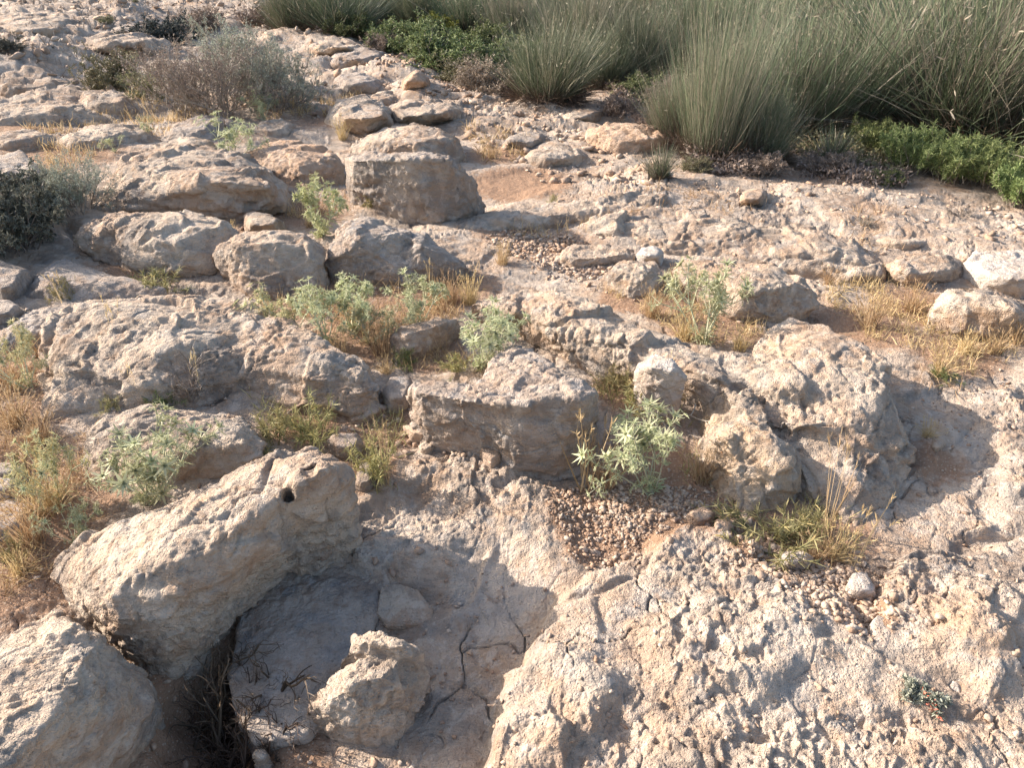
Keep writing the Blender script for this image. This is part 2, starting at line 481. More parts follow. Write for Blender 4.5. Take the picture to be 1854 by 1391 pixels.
def ground_full(X, Y):
    X = np.asarray(X, float); Y = np.asarray(Y, float)
    P = np.stack([X, Y, np.zeros_like(X)], 1).astype(np.float32)
    z = base_h(X, Y)
    wx = perlin(P, .22, 3.1) * .05 + perlin(P, .07, 9.1) * .02
    wy = perlin(P, .22, 53.1) * .05 + perlin(P, .07, 29.1) * .02
    st = np.zeros(len(X))
    for poly, rise, ew in STEPS:
        lo, hi = poly.min(0) - .6, poly.max(0) + .6
        m = (X > lo[0]) & (X < hi[0]) & (Y > lo[1]) & (Y < hi[1])
        if m.any():
            sd = poly_sd(X[m] + wx[m], Y[m] + wy[m], poly)
            st[m] += rise * sstep(ew, -ew, sd)
    z = z + st
    soil = soil_mask(X, Y)
    R = 1 - .85 * soil                                    # rock shows its relief, soil lies smooth
    far = sstep(4.0, 9.0, np.hypot(X, Y))
    z += perlin(P, 1.3, 1.7) * (.018 + .015 * far) + perlin(P, .5, 4.4) * .013 * R * (1 + far)
    # bedding ledges
    n = fbm(P * np.array((.75, 1.25, 1), np.float32), .55, 3, .5, 7.7) * 2.6
    fl = np.floor(n); fr = n - fl
    z += (fl + sstep(.45, .95, fr)) * .014 * R * (1 + 1.6 * far)
    # rubble of bigger lumps further off
    wl = worley(P + np.stack([wx, wy, wx * 0], 1).astype(np.float32) * 2, .42, 2.2)
    z += far * R * (.06 * np.clip(.55 - wl[:, 0], 0, 1)) * (1 + .8 * perlin(P, 1.9, 3.3))
    # nodular, pitted karst surface
    rough = sstep(-.15, .35, perlin(P, .34, 12.5)) * .80 + .14
    rough = np.where(st < .03, rough * .62, rough)
    Pw = P + np.stack([wx, wy, wx * 0], 1).astype(np.float32) * .5
    fis = np.abs(perlin(Pw, .21, 51.0)); fi2 = np.abs(perlin(Pw, .085, 57.0))
    z -= R * (sstep(.04, 0, fis) * .0035 + sstep(.07, 0, fi2) * .004 * rough)
    f1 = facet(Pw * np.array((1, 1.3, 1), np.float32), .30, 5.5)
    f2 = facet(Pw, .085, 15.5)
    f3 = facet(Pw, .026, 25.5)
    z += R * ((.022 + .010 * far) * f1[:, 0] * sstep(0, .12, f1[:, 1]) + rough * (.0135 * f2[:, 0] * sstep(0, .1, f2[:, 1]) * 1.5 + .0080 * f3[:, 0] * sstep(0, .12, f3[:, 1])))
    cr = worley(P * np.array((1.3, .8, 1), np.float32) + np.stack([wx, wy, wx * 0], 1).astype(np.float32) * 2.6, .36, 8.8)
    crk = sstep(.018, .0, cr[:, 1] - cr[:, 0]) * sstep(.05, .25, perlin(P, .5, 44.0))
    z -= R * crk * .016
    z += R * rough * (ridged(P, .19, 2, .5, 2.0) * .007 + fbm(P, .045, 3, .62, 6.0) * .0060)
    pit = perlin(P, .022, 31.0) + .6 * perlin(P, .3, 37.0)
    z -= R * rough * np.clip(pit - .40, 0, .6) * .020
    z += fbm(P, .012, 2, .6, 60.0) * .0022 * (.5 + .5 * R)
    z += soil * (fbm(P, .06, 2, .5, 70.0) * .006)
    return z, soil

def gz(x, y):
    return ground_full(np.atleast_1d(x), np.atleast_1d(y))[0]

def on_ground(px, py):
    p = at(px, py, 0)
    for _ in range(4):
        p = at(px, py, float(base_h(p[0], p[1])[0]))
    return p

# ground sheet: fine where one stands, coarser with distance, and far out to every side
def make_ground():
    ys = [-1.2]
    while ys[-1] < 90:
        d = max(ys[-1], 0.9)
        ys.append(ys[-1] + max(.0048, .0022 * d ** 1.55) if ys[-1] > .75 else ys[-1] + .02)
    ys = np.array(ys)
    nc = 1450
    t = np.linspace(-1, 1, nc)
    t = t * .72 + .28 * t ** 5
    hw = 1.75 + .98 * np.clip(ys, .7, 1e9)
    X = t[None, :] * hw[:, None]
    Y = np.repeat(ys[:, None], nc, 1)
    X, Y = X.ravel(), Y.ravel()
    z, soil = ground_full(X, Y)
    V = np.stack([X, Y, z], 1)
    nr = len(ys)
    i = (np.arange(nr - 1)[:, None] * nc + np.arange(nc - 1)[None, :]).ravel()
    F = np.stack([i, i + 1, i + 1 + nc, i + nc], 1)
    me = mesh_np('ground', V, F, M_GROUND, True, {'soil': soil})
    o = link('ground', me)
    tag(o, 'pale pitted limestone bedrock with pockets of reddish soil', kind='structure')
    # far plain out to the horizon
    a = np.linspace(0, 2 * PI, 97)[:-1]
    r = np.array([0, 60, 140, 400, 1200.0])
    V2 = [(0, 40, -1.2)]
    for rr in r[1:]:
        for aa in a:
            V2.append((rr * math.cos(aa), 40 + rr * math.sin(aa), -1.0))
    F2 = []
    n_ = len(a)
    for k in range(len(r) - 2):
        for j in range(n_):
            b0 = 1 + k * n_; b1 = b0 + n_
            F2.append((b0 + j, b0 + (j + 1) % n_, b1 + (j + 1) % n_, b1 + j))
    for j in range(0, n_, 1):
        F2.append((0, 1 + j, 1 + (j + 1) % n_, 1 + (j + 1) % n_))
    bm = bmesh.new()
    vs = [bm.verts.new(v) for v in V2]
    for f in F2:
        q = list(dict.fromkeys(f))
        bm.faces.new([vs[x] for x in q])
    me2 = bpy.data.meshes.new('plain'); bm.to_mesh(me2); bm.free(); me2.materials.append(M_GROUND)
    tag(link('plain', me2), 'flat stony plain beyond the outcrop', kind='structure')
    return o
GROUND = make_ground()
print('ground', len(GROUND.data.vertices), round(time.time() - T0, 1))

# ------------------------------------------------------------------ rocks
FOOT = []          # footprints in plan, for keeping grass roots and pebbles out of the stone
DEPS = None

ZF = [1.0]
def hull_points(poly, h, top=(), flat=.8, k=.78, under=0.0, skirt=1.08):
    """points of one block: outline in the photo, height above the ground in front of it, extra top points (x, y, z)"""
    ys_ = [p[1] for p in poly]
    y0, y1 = min(ys_), max(ys_)
    cx = sum(p[0] for p in poly) / len(poly)
    fx, fy = cx, y1
    zb = float(base_h(*on_ground(fx, fy)[:2])[0])
    pts, foot = [], []
    h *= ZF[0]
    for p in poly:
        t = (p[1] - y0) / (y1 - y0)
        z = p[2] * ZF[0] if len(p) > 2 else (0 if t > k else h * flat * (1 - t / k) ** .55)
        q = at(p[0], p[1], zb + z)
        pts.append(q)
        foot.append(q)
    for x, y, z in top:
        pts.append(at(x, y, zb + z * ZF[0]))
    if not top:
        my = sum(ys_) / len(ys_)
        for p in poly:
            x = cx + (p[0] - cx) * .62; y = my + (p[1] - my) * .55 - .10 * (y1 - y0)
            pts.append(at(x, y, zb + h))
    c = np.mean(foot, 0)
    for q in foot:
        e = q - c
        s = skirt if q[2] < zb + .01 or under == 0 else 1 - under
        pts.append(np.array((c[0] + e[0] * s, c[1] + e[1] * s, zb - .10)))
    return pts, np.array(foot)[:, :2], zb

def convex(P2):
    P2 = sorted(map(tuple, P2))
    def half(ps):
        o_ = []
        for p in ps:
            while len(o_) > 1 and (o_[-1][0] - o_[-2][0]) * (p[1] - o_[-2][1]) - (o_[-1][1] - o_[-2][1]) * (p[0] - o_[-2][0]) <= 0:
                o_.pop()
            o_.append(p)
        return o_
    a, b = half(P2), half(P2[::-1])
    return a[:-1] + b[:-1]

def hull_mesh(lists):
    bm = bmesh.new()
    for pts in lists:
        vs = [bm.verts.new(p) for p in pts]
        r = bmesh.ops.convex_hull(bm, input=vs)
        junk = [g for g in r['geom_interior'] if isinstance(g, bmesh.types.BMVert)]
        if junk: bmesh.ops.delete(bm, geom=junk, context='VERTS')
    me = bpy.data.meshes.new('hull')
    bm.to_mesh(me); bm.free()
    return me

def remesh(me, voxel, smooth):
    o = bpy.data.objects.new('tmp', me)
    COL.objects.link(o)
    m = o.modifiers.new('r', 'REMESH'); m.mode = 'VOXEL'; m.voxel_size = voxel; m.use_smooth_shade = True
    s = o.modifiers.new('s', 'SMOOTH'); s.factor = .5; s.iterations = smooth
    dg = bpy.context.evaluated_depsgraph_get()
    ev = o.evaluated_get(dg)
    out = bpy.data.meshes.new_from_object(ev)
    bpy.data.objects.remove(o)
    bpy.data.meshes.remove(me)
    return out

def carve(V, Nn, amp, seed, pitted=1.0, strata=1.0):
    P = V + seed * 3.7
    a = amp
    wv = np.stack([perlin(P, .1, 2.), perlin(P, .1, 22.), perlin(P, .1, 42.)], 1)
    d = perlin(P, .36 * a ** .5, 1.1) * .022 * a
    # spalled facets and broken edges
    f1 = facet((P + wv * .02) * np.array((1, 1, 1.5)), .26 * a ** .5, 3.3)
    f2 = facet((P + wv * .02) * np.array((1, 1, 1.8)), .085, 8.3)
    f3 = facet(P + wv * .01, .026, 18.3)
    bare = sstep(-.12, .22, perlin(P, .24, 33.0))              # smooth faces beside crumbled ones
    d += f1[:, 0] * .030 * a * sstep(0, .07, f1[:, 1]) + f2[:, 0] * sstep(0, .06, f2[:, 1]) * .0120 * (.4 + .6 * a) * (.25 + .75 * bare)
    d += f3[:, 0] * sstep(0, .08, f3[:, 1]) * .0075 * pitted * (.2 + .8 * bare)
    # hairline fissures and rills
    fis = np.abs(perlin(P + wv * .03, .19, 51.0)); fi2 = np.abs(perlin(P + wv * .02, .08, 57.0))
    d -= sstep(.045, 0, fis) * .007 * a + sstep(.07, 0, fi2) * .0045 * pitted * bare
    # bedding grooves
    S = P * np.array((1.1, 1.1, 6.0)) + perlin(P, .3, 5.)[:, None] * .25
    d += perlin(S, .22, 4.0) * .008 * strata * a
    # pits in clusters, grain
    pit = perlin(P, .024, 13.0) + .6 * perlin(P, .25, 14.0)
    d -= np.clip(pit - .36, 0, .6) * .016 * pitted
    d += fbm(P, .05, 4, .62, 23.) * .0042 * pitted
    return V + Nn * d[:, None]

NROCK = [0]
def rock(name, label, cat, blocks, mat=None, amp=1.0, group=None, pitted=1.0, strata=1.0, soft=1.0, rel=1.0, zf=None, holes=()):
    lists, foots, zbs = [], [], []
    ZF[0] = zf if zf else (.9 if name == 'boulder' else .62 if name in ('rock_slab', 'rock', 'rock_ledge') else .85)
    for b in blocks:
        kw = b[2] if len(b) > 2 else {}
        p, f, zb = hull_points(b[0], b[1], **kw)
        lists.append(p); foots.append(f); zbs.append(zb)
    F2 = np.concatenate(foots)
    c = F2.mean(0)
    dist = math.sqrt(c[0] ** 2 + c[1] ** 2 + 2.2)
    size = max(np.ptp(F2[:, 0]), np.ptp(F2[:, 1]))
    voxel = max(.0046 * rel, dist * .0021 * rel, size / 330.)
    voxel = min(voxel, size / 14.)
    me = hull_mesh(lists)
    rad = min(.017, size * .04) * soft
    me = remesh(me, voxel, max(2, int(2 * (rad / voxel) ** 2)))
    n = len(me.vertices)
    V = np.empty(n * 3, np.float32); me.vertices.foreach_get('co', V); V = V.reshape(-1, 3)
    Nn = np.empty(n * 3, np.float32); me.vertices.foreach_get('normal', Nn); Nn = Nn.reshape(-1, 3)
    a = amp * min(1.25, max(.22, size / .75))
    NROCK[0] += 1
    W = carve(V, Nn, a, NROCK[0], pitted * min(1, max(.35, size / .35)), strata)
    for hx, hy, r, dp in holes:                                # solution holes in the stone
        o_ = np.array((0, 0, CAM_H)); dr = at(hx, hy, 0) - o_; dr /= np.linalg.norm(dr)
        tt = (W - o_) @ dr; off = np.linalg.norm(W - o_ - tt[:, None] * dr, axis=1)
        near = tt[off < r].min() if (off < r).any() else 0
        m_ = (off < r) & (tt < near + .08)
        W[m_] = W[m_] + (dr + np.array((0, 0, -.5))) * (dp * np.clip(1.6 * (1 - (off[m_] / r) ** 2), 0, 1))[:, None]
    org = np.array((c[0], c[1], min(zbs)))
    me.vertices.foreach_set('co', np.ascontiguousarray(W - org, np.float32).ravel())
    me.update()
    me.name = name
    me.materials.clear(); me.materials.append(mat or M_ROCK)
    me.polygons.foreach_set('use_smooth', np.ones(len(me.polygons), bool))
    o = link(name, me, None, org)
    tag(o, label, cat, group)
    for f in foots:
        FOOT.append(np.array(convex(f)))
    return o
# ------------------------------------------------------------------ the rocks, one by one
# big boulders of the foreground
rock('boulder', 'long tilted boulder overhanging the dark crevice, sunlit left end, small round hole near its top', 'boulder', [
    ([(102, 1040, 0.086), (115, 1010, 0.159), (190, 960, 0.227), (240, 935, 0.249), (350, 905, 0.273), (440, 865, 0.306), (500, 832, 0.318), (545, 812, 0.318), (575, 808, 0.306),
      (610, 945, 0.069), (560, 980, 0.060), (500, 1012, 0.052), (440, 1066, 0.043), (400, 1120, 0.026), (350, 1150, 0.017), (290, 1225, 0.000), (265, 1230, 0.000), (240, 1215, 0.000), (200, 1165, 0.017), (150, 1140, 0.043), (110, 1100, 0.052)],
     .3, dict(top=[(200, 1090, 0.238), (230, 1052, 0.284), (290, 1020, 0.318), (350, 1000, 0.329), (420, 965, 0.341), (520, 890, 0.352), (580, 850, 0.341), (300, 960, 0.318), (420, 1010, 0.295), (320, 1080, 0.249), (560, 930, 0.249)], under=.34)),
    ([(500, 835, 0.295), (575, 806, 0.306), (600, 825, 0.306), (640, 836, 0.284), (653, 868, 0.249), (640, 895, 0.170), (610, 945, 0.069), (540, 970, 0.069), (480, 940, 0.227)], .28,
     dict(top=[(590, 850, 0.352), (610, 870, 0.306), (550, 870, 0.352)], under=.34))],
     M_ROCK, .9, strata=1.2, zf=1.02, holes=[(522, 897, .018, .05), (560, 850, .022, .02)])
rock('boulder', 'smooth grey boulder cut by the bottom left corner, cracked across its shaded face', 'boulder', [
    ([(-160, 1300, .2), (-60, 1190, .2), (0, 1155, .19), (45, 1128, .17), (95, 1095, .13), (112, 1108, .12), (150, 1142, .12), (200, 1168, .1), (236, 1212, .08), (280, 1240, .05), (295, 1275, .03), (285, 1310, 0), (250, 1350, 0), (200, 1378, 0), (150, 1400, 0), (20, 1480, 0), (-160, 1560, 0)],
     .25, dict(top=[(165, 1160, .19), (125, 1210, .25), (108, 1275, .26), (70, 1330, .27), (0, 1390, .28), (30, 1220, .25), (-60, 1330, .28), (210, 1230, .14), (170, 1300, .15)], under=.08))],
     M_ROCK, .9, pitted=.9, strata=1.0, zf=1.15)
rock('boulder', 'thick grey boulder with rounded left nose and broad shaded face, beside the spiky thistle', 'boulder', [
    ([(735, 718, .13), (745, 698, .17), (790, 686, .19), (860, 696, .20), (985, 705, .2), (985, 800, .04), (860, 804, .04), (800, 790, .05), (765, 780, .06), (742, 752, .08)], .2,
     dict(top=[(760, 712, .20), (850, 726, .22), (960, 735, .235), (800, 702, .21), (900, 780, .11)], under=.10)),
    ([(840, 715, .2), (900, 705, .21), (960, 688, .23), (1010, 680, .24), (1050, 688, .24), (1085, 710, .23), (1090, 762, .14), (1082, 820, .05), (1040, 848, .02), (990, 866, 0), (950, 865, 0), (900, 832, .02), (862, 800, .05)], .26,
     dict(top=[(900, 738, .225), (1000, 715, .26), (1060, 725, .25), (960, 790, .15), (1040, 780, .16), (1000, 830, .08)], under=.05)),
    ([(862, 694, .16), (884, 655, .15), (925, 612, .12), (966, 630, .14), (1015, 676, .18), (1040, 695, .2), (960, 715, .21), (890, 715, .19)], .2, dict(top=[(935, 640, .16), (975, 675, .2), (920, 690, .19)]))],
     M_ROCKG, .6, pitted=.8, zf=1.25)
rock('stone', 'orange crumbly stone wedged under the thick grey boulder', 'stone', [
    ([(862, 800, .07), (880, 788, .08), (905, 812, .07), (914, 838, .03), (890, 852, 0), (868, 830, 0)], .09)], M_ROCKO, .9)
rock('stone', 'reddish flat stone under the rounded left nose of the thick grey boulder', 'stone', [
    ([(728, 768, .03), (760, 768, .06), (815, 780, .06), (822, 790, .02), (775, 798, 0), (735, 790, 0)], .06)], M_ROCKO, .7)
rock('stone', 'small pale angular stone in the shade below the thick grey boulder', 'stone', [
    ([(757, 806, .02), (770, 799, .03), (788, 801, .03), (787, 812, .01), (770, 821, 0), (758, 817, 0)], .04)], M_ROCK, .6)
rock('rock', 'fractured chunk of pale rock catching sun in the shaded hollow at bottom centre', 'rock', [
    ([(612, 1200, .09), (640, 1143, .14), (690, 1136, .16), (738, 1158, .16), (772, 1182, .12), (778, 1222, .05), (752, 1240, .04), (700, 1245, .03), (640, 1235, .03)], .16, dict(k=2, top=[(660, 1160, .17), (725, 1172, .175), (755, 1200, .13)])),
    ([(548, 1290, .03), (572, 1250, .08), (604, 1213, .12), (650, 1190, .14), (720, 1200, .14), (768, 1225, .07), (760, 1262, .04), (752, 1292, .02), (738, 1312, .0), (720, 1340, 0), (670, 1345, 0), (617, 1340, 0), (565, 1315, 0)], .11,
     dict(top=[(630, 1240, .15), (690, 1225, .16), (740, 1250, .11), (640, 1300, .09), (700, 1310, .06), (600, 1270, .125)]))], M_ROCK, 1.2, pitted=1.3, soft=.6, zf=1.25)
rock('rock_slab', 'low grey-blue slab lying in shade between the long boulder and the fractured chunk', 'slab', [
    ([(462, 1352, .012), (432, 1300, .014), (412, 1225, .02), (446, 1150, .022), (438, 1092, .025), (472, 1050, .028), (530, 1010, .03), (600, 1003, .03), (650, 1018, .028), (685, 1062, .024), (692, 1110, .02), (660, 1180, .016), (610, 1250, .014), (560, 1330, .012), (480, 1350, .01)], .03,
     dict(skirt=1.0, top=[(480, 1200, .03), (500, 1090, .034), (560, 1040, .036), (630, 1060, .034), (600, 1150, .03), (520, 1270, .026)]))], M_ROCKG, .3, pitted=.5, zf=1)
rock('rock_slab', 'thin cracked plate of rock standing clear of the shaded floor above the fractured chunk', 'slab', [
    ([(690, 1062, .016), (722, 1055, .02), (760, 1070, .024), (783, 1102, .018), (779, 1127, .008), (737, 1122, .008), (700, 1133, .006), (682, 1112, .01)], .024, dict(skirt=1.0, top=[(715, 1075, .022), (755, 1090, .024), (750, 1115, .015), (705, 1110, .015)]))], M_ROCK, .25, pitted=.4, soft=.4, zf=1)
rock('rock_slab', 'narrow flat plate in shade at the foot of the sandy ramp', 'slab', [
    ([(655, 1012, 0), (700, 986, .015), (768, 974, .02), (772, 994, .0), (724, 1022, 0)], .022, dict(top=[(700, 1000, .022), (750, 988, .022)]))], M_ROCK, .25, pitted=.4, soft=.4, zf=1)
rock('stone', 'small round tan stone at the mouth of the dark crevice', 'stone', [
    ([(454, 1368, .015), (462, 1357, .025), (480, 1357, .025), (490, 1368, .015), (482, 1382, 0), (464, 1383, 0)], .035)], M_ROCK, .4, pitted=.5)
# left middle
rock('rock_slab', 'broad rough pink-grey slab, largest in the left half, dead twigs lying on it', 'slab', [
    ([(80, 592), (100, 572), (160, 541), (250, 534), (330, 537), (400, 534), (450, 547), (480, 590), (440, 680), (400, 700), (300, 720), (200, 745), (120, 766), (62, 766), (55, 740), (75, 700), (95, 650)], .17,
     dict(top=[(120, 600, .15), (200, 565, .17), (320, 560, .20), (330, 620, .19), (250, 650, .16), (150, 680, .11), (110, 735, .06), (280, 695, .10)])),
    ([(330, 540, .17), (400, 536, .16), (450, 548, .15), (500, 578, .15), (545, 602, .15), (600, 637, .16), (645, 648, .15), (600, 730, .03), (520, 745, .0), (400, 705, .02), (330, 640, .12)], .18,
     dict(top=[(420, 570, .18), (520, 615, .175), (600, 660, .17), (450, 640, .12), (430, 600, .15), (560, 690, .09)])),
    ([(590, 650, .15), (640, 645, .15), (668, 668, .14), (691, 706, .10), (672, 735, .03), (640, 766, 0), (560, 762, 0), (530, 735, .02)], .16, dict(top=[(640, 672, .165), (655, 705, .12), (560, 700, .10), (610, 730, .06)]))],
     M_ROCK, .85, strata=1.5, zf=.9)
rock('rock_slab', 'rough flat-topped slab between the long tilted boulder and the broad pink-grey slab', 'slab', [
    ([(150, 805), (172, 776), (202, 756), (262, 736), (300, 745), (372, 740), (430, 746), (457, 782), (475, 802), (476, 830), (440, 852), (380, 862), (300, 885), (200, 895), (160, 885), (148, 850)], .13,
     dict(top=[(200, 790, .12), (270, 760, .15), (400, 765, .14), (440, 800, .12), (350, 820, .10), (250, 850, .07)]))], M_ROCK, .85, strata=1.3, zf=.85)
rock('rock_slab', 'long low slab with a pitted top and grey shaded front, left of centre near the twiggy shrub', 'slab', [
    ([(140, 381), (174, 354), (192, 336), (200, 311), (241, 278), (300, 258), (345, 252), (380, 260), (420, 279), (470, 300), (497, 310), (518, 340), (515, 366), (470, 382), (380, 386), (300, 384)], .22,
     dict(top=[(230, 300, .22), (340, 275, .26), (440, 305, .26), (390, 330, .24), (300, 330, .20), (220, 355, .10), (480, 335, .22), (370, 318, .25)]))], M_ROCK, .95, strata=1.5, zf=.85)
rock('rock', 'reddish-faced rock between the long low slab and the big square block', 'rock', [
    ([(440, 275, .2), (480, 256, .22), (540, 255, .22), (602, 274, .22), (622, 296, .16), (615, 320, .06), (560, 345, 0), (520, 340, 0), (480, 310, .1)], .25,
     dict(top=[(520, 278, .26), (590, 288, .24), (540, 300, .22)]))], M_ROCKO, .9)
rock('rock_slab', 'undercut slab above a dark slot, right of the dark leafy bush', 'slab', [
    ([(130, 428, .10), (150, 407, .13), (215, 386, .16), (350, 380, .18), (402, 393, .17), (437, 420, .12), (430, 462, .05), (385, 488, .02), (330, 492, .02), (235, 482, .03), (165, 462, .04)], .19,
     dict(top=[(220, 410, .18), (340, 395, .20), (390, 410, .19), (320, 440, .15), (220, 440, .13)], under=.25))], M_ROCK, .85, strata=1.3, zf=.95)
rock('stone', 'blocky pale stone perched behind the round-topped centre-left boulder', 'stone', [
    ([(440, 388), (457, 380), (496, 390), (517, 401), (505, 416), (470, 420), (441, 416)], .11)], M_ROCK, .8)
rock('rock_slab', 'smooth shaded slab below the dark slot of the undercut slab', 'slab', [
    ([(32, 548), (60, 500), (104, 467), (180, 488), (250, 508), (300, 520), (262, 545), (130, 562)], .13, dict(top=[(100, 490, .13), (200, 510, .10), (80, 525, .10)]))], M_ROCKG, .6, pitted=.5)
rock('rock', 'shaded rock at the left edge beneath the dark leafy bush', 'rock', [
    ([(-60, 520), (-40, 472), (0, 470), (50, 488), (52, 505), (30, 540), (0, 548)], .14)], M_ROCKG, .7, pitted=.6)
rock('rock', 'small shaded grey rock at the left edge, just above the left thistle', 'rock', [
    ([(-40, 560), (-10, 538), (20, 542), (38, 556), (20, 580), (-30, 590)], .09)], M_ROCKG, .7)
rock('rock_slab', 'grey slab behind the left thistle, partly under the broad pink-grey slab', 'slab', [
    ([(-20, 640), (10, 590), (60, 560), (110, 545), (150, 545), (120, 590), (90, 620), (40, 640)], .08)], M_ROCKG, .7)
rock('rock', 'smooth bulge of rock at the left edge, above the dark leafy bush', 'rock', [
    ([(-60, 345), (-40, 290), (0, 286), (38, 270), (72, 300), (98, 332), (60, 348), (0, 352)], .22)], M_ROCKG, .8, pitted=.6)
rock('boulder', 'big square block with a flat crest and broad smooth grey face, throwing a long shadow', 'boulder', [
    ([(622, 284, .30), (662, 273, .33), (740, 276, .35), (816, 281, .35), (838, 302, .28), (862, 334, .14), (878, 370, .02), (850, 390, 0), (790, 400, 0), (740, 396, 0), (662, 376, 0), (640, 345, .05)], .36,
     dict(top=[(640, 290, .32), (740, 287, .37), (815, 290, .36), (700, 320, .25), (820, 330, .2)], under=.02))], M_ROCKG, .5, pitted=1.4, strata=1.2, zf=1, soft=.5)
rock('boulder', 'pale whitish boulder directly behind the big square block', 'boulder', [
    ([(632, 270), (650, 250), (667, 241), (700, 232), (750, 221), (800, 233), (832, 250), (843, 282), (800, 300), (720, 296), (650, 290)], .24,
     dict(skirt=1.0, top=[(680, 250, .24), (750, 235, .27), (810, 248, .26), (745, 258, .25)]))], M_ROCK, .8, zf=.6)
rock('boulder', 'round-topped boulder with a dimpled pale face, dark gap under its left end', 'boulder', [
    ([(384, 464, .12), (395, 441, .17), (442, 421, .2), (500, 416, .21), (550, 419, .2), (582, 442, .15), (592, 472, .09), (589, 520, .01), (560, 532, 0), (500, 537, 0), (442, 522, .02), (420, 512, .03), (400, 491, .06)], .22,
     dict(top=[(430, 445, .21), (500, 435, .23), (560, 445, .19), (490, 480, .13)], under=.10))], M_ROCK, .95, pitted=1.1)
rock('boulder', 'wedge-shaped grey boulder split by a narrow crack from the round-topped boulder', 'boulder', [
    ([(586, 470, .1), (591, 441, .16), (626, 402, .2), (652, 391, .22), (700, 396, .22), (745, 420, .2), (770, 450, .14), (775, 480, .07), (745, 516, 0), (680, 508, 0), (605, 512, 0), (589, 482, .05)], .24,
     dict(top=[(640, 420, .23), (700, 420, .24), (620, 455, .17), (700, 465, .13)])),
    ([(690, 400, .2), (762, 424, .18), (802, 440, .15), (845, 470, .08), (862, 492, .02), (842, 502, 0), (800, 498, 0), (750, 514, 0), (700, 480, .08)], .2, dict(top=[(760, 440, .2), (810, 465, .13), (760, 480, .1)]))], M_ROCKG, .95, pitted=.8)
rock('stone', 'smooth pale stone among dry grass beside the bright green thistle', 'stone', [
    ([(705, 612, .08), (722, 590, .11), (780, 578, .12), (828, 576, .1), (836, 592, .06), (812, 616, .02), (775, 646, 0), (745, 651, 0), (714, 636, .02)], .13, dict(top=[(735, 605, .13), (790, 590, .13), (755, 622, .08)]))], M_ROCK, .6, pitted=.5)
# right middle: the long ridge
rock('rock', 'round white knob of rock jutting out over the shaded grassy pocket', 'rock', [
    ([(1144, 690, .1), (1152, 660, .15), (1185, 640, .18), (1222, 652, .19), (1244, 680, .16), (1240, 702, .11), (1220, 716, .06), (1180, 714, .05), (1158, 710, .06)], .2, dict(top=[(1180, 665, .19), (1215, 672, .19)], under=.25))], M_ROCKW, .7, soft=1.3, zf=1.2)
rock('boulder', 'crumbly pale boulder with orange lichen spots, right of the spiky green thistle', 'boulder', [
    ([(1262, 835, .03), (1272, 795, .10), (1305, 768, .15), (1350, 754, .18), (1400, 770, .17), (1440, 812, .13), (1452, 862, .08), (1442, 892, .04), (1402, 922, 0), (1370, 936, 0), (1332, 932, 0), (1318, 885, 0), (1275, 855, 0)], .19,
     dict(top=[(1320, 790, .18), (1390, 790, .2), (1425, 840, .15), (1350, 850, .12), (1390, 890, .08)])),
    ([(1285, 745, .06), (1300, 705, .12), (1330, 695, .16), (1365, 720, .17), (1400, 765, .17), (1340, 800, .1), (1290, 780, .05)], .18, dict(top=[(1330, 720, .18), (1360, 755, .18)]))], M_ROCKL, 1.25, pitted=1.5)
rock('rock_ledge', 'long pitted ridge from the centre into a massive outcrop throwing a broad shadow rightward', 'ledge', [
    ([(850, 548, .10), (900, 531, .13), (960, 521, .15), (1012, 531, .16), (1080, 556, .15), (1150, 580, .14), (1180, 620, .12), (1150, 662, .02), (1090, 682, 0), (1050, 662, 0), (990, 642, 0), (945, 612, .02), (925, 588, .03), (860, 575, .03)], .17,
     dict(top=[(930, 560, .16), (1010, 560, .18), (1090, 600, .17), (1130, 620, .15), (1010, 600, .14)])),
    ([(1040, 560, .14), (1150, 585, .16), (1230, 612, .17), (1300, 640, .18), (1350, 690, .18), (1340, 730, .12), (1290, 735, .08), (1240, 690, .08), (1180, 662, .07), (1100, 664, .02), (1050, 620, .1)], .19,
     dict(top=[(1150, 615, .185), (1230, 645, .2), (1300, 685, .2), (1200, 665, .15)])),
    ([(1230, 620, .15), (1345, 632, .17), (1420, 640, .19), (1480, 700, .2), (1480, 760, .15), (1420, 770, .12), (1340, 735, .12), (1280, 690, .14)], .2, dict(k=3, top=[(1340, 670, .2), (1420, 700, .21)])),
    ([(1350, 640, .12), (1382, 592, .17), (1432, 571, .20), (1490, 586, .22), (1550, 618, .22), (1610, 662, .21), (1600, 730, .12), (1480, 740, .1), (1380, 700, .1)], .23,
     dict(k=3, top=[(1440, 592, .22), (1520, 630, .24), (1430, 640, .21), (1580, 670, .22)])),
    ([(1300, 655, .14), (1400, 625, .19), (1500, 630, .22), (1600, 662, .21), (1621, 702, .20), (1614, 760, .14), (1640, 830, .02), (1600, 910, 0), (1548, 962, 0), (1520, 880, .05), (1470, 812, .1), (1420, 790, .12), (1350, 750, .13)], .24,
     dict(k=3, top=[(1400, 670, .21), (1500, 680, .235), (1595, 700, .225), (1540, 760, .19), (1450, 750, .18), (1560, 830, .12)])),
    ([(1400, 760, .16), (1480, 740, .18), (1560, 745, .19), (1575, 800, .13), (1510, 812, .10), (1460, 812, .09), (1415, 795, .1)], .2, dict(k=3, top=[(1470, 770, .19), (1530, 770, .19)]))],
     M_ROCK, .8, pitted=1.2, strata=1.3, zf=.92, rel=1.1)
rock('rock', 'small pale crag at the front of the massive outcrop, above the tall dry stalk', 'rock', [
    ([(1522, 835, .09), (1530, 808, .12), (1560, 812, .12), (1566, 832, .08), (1545, 852, .04), (1528, 850, .04)], .13)], M_ROCKL, 1.0)
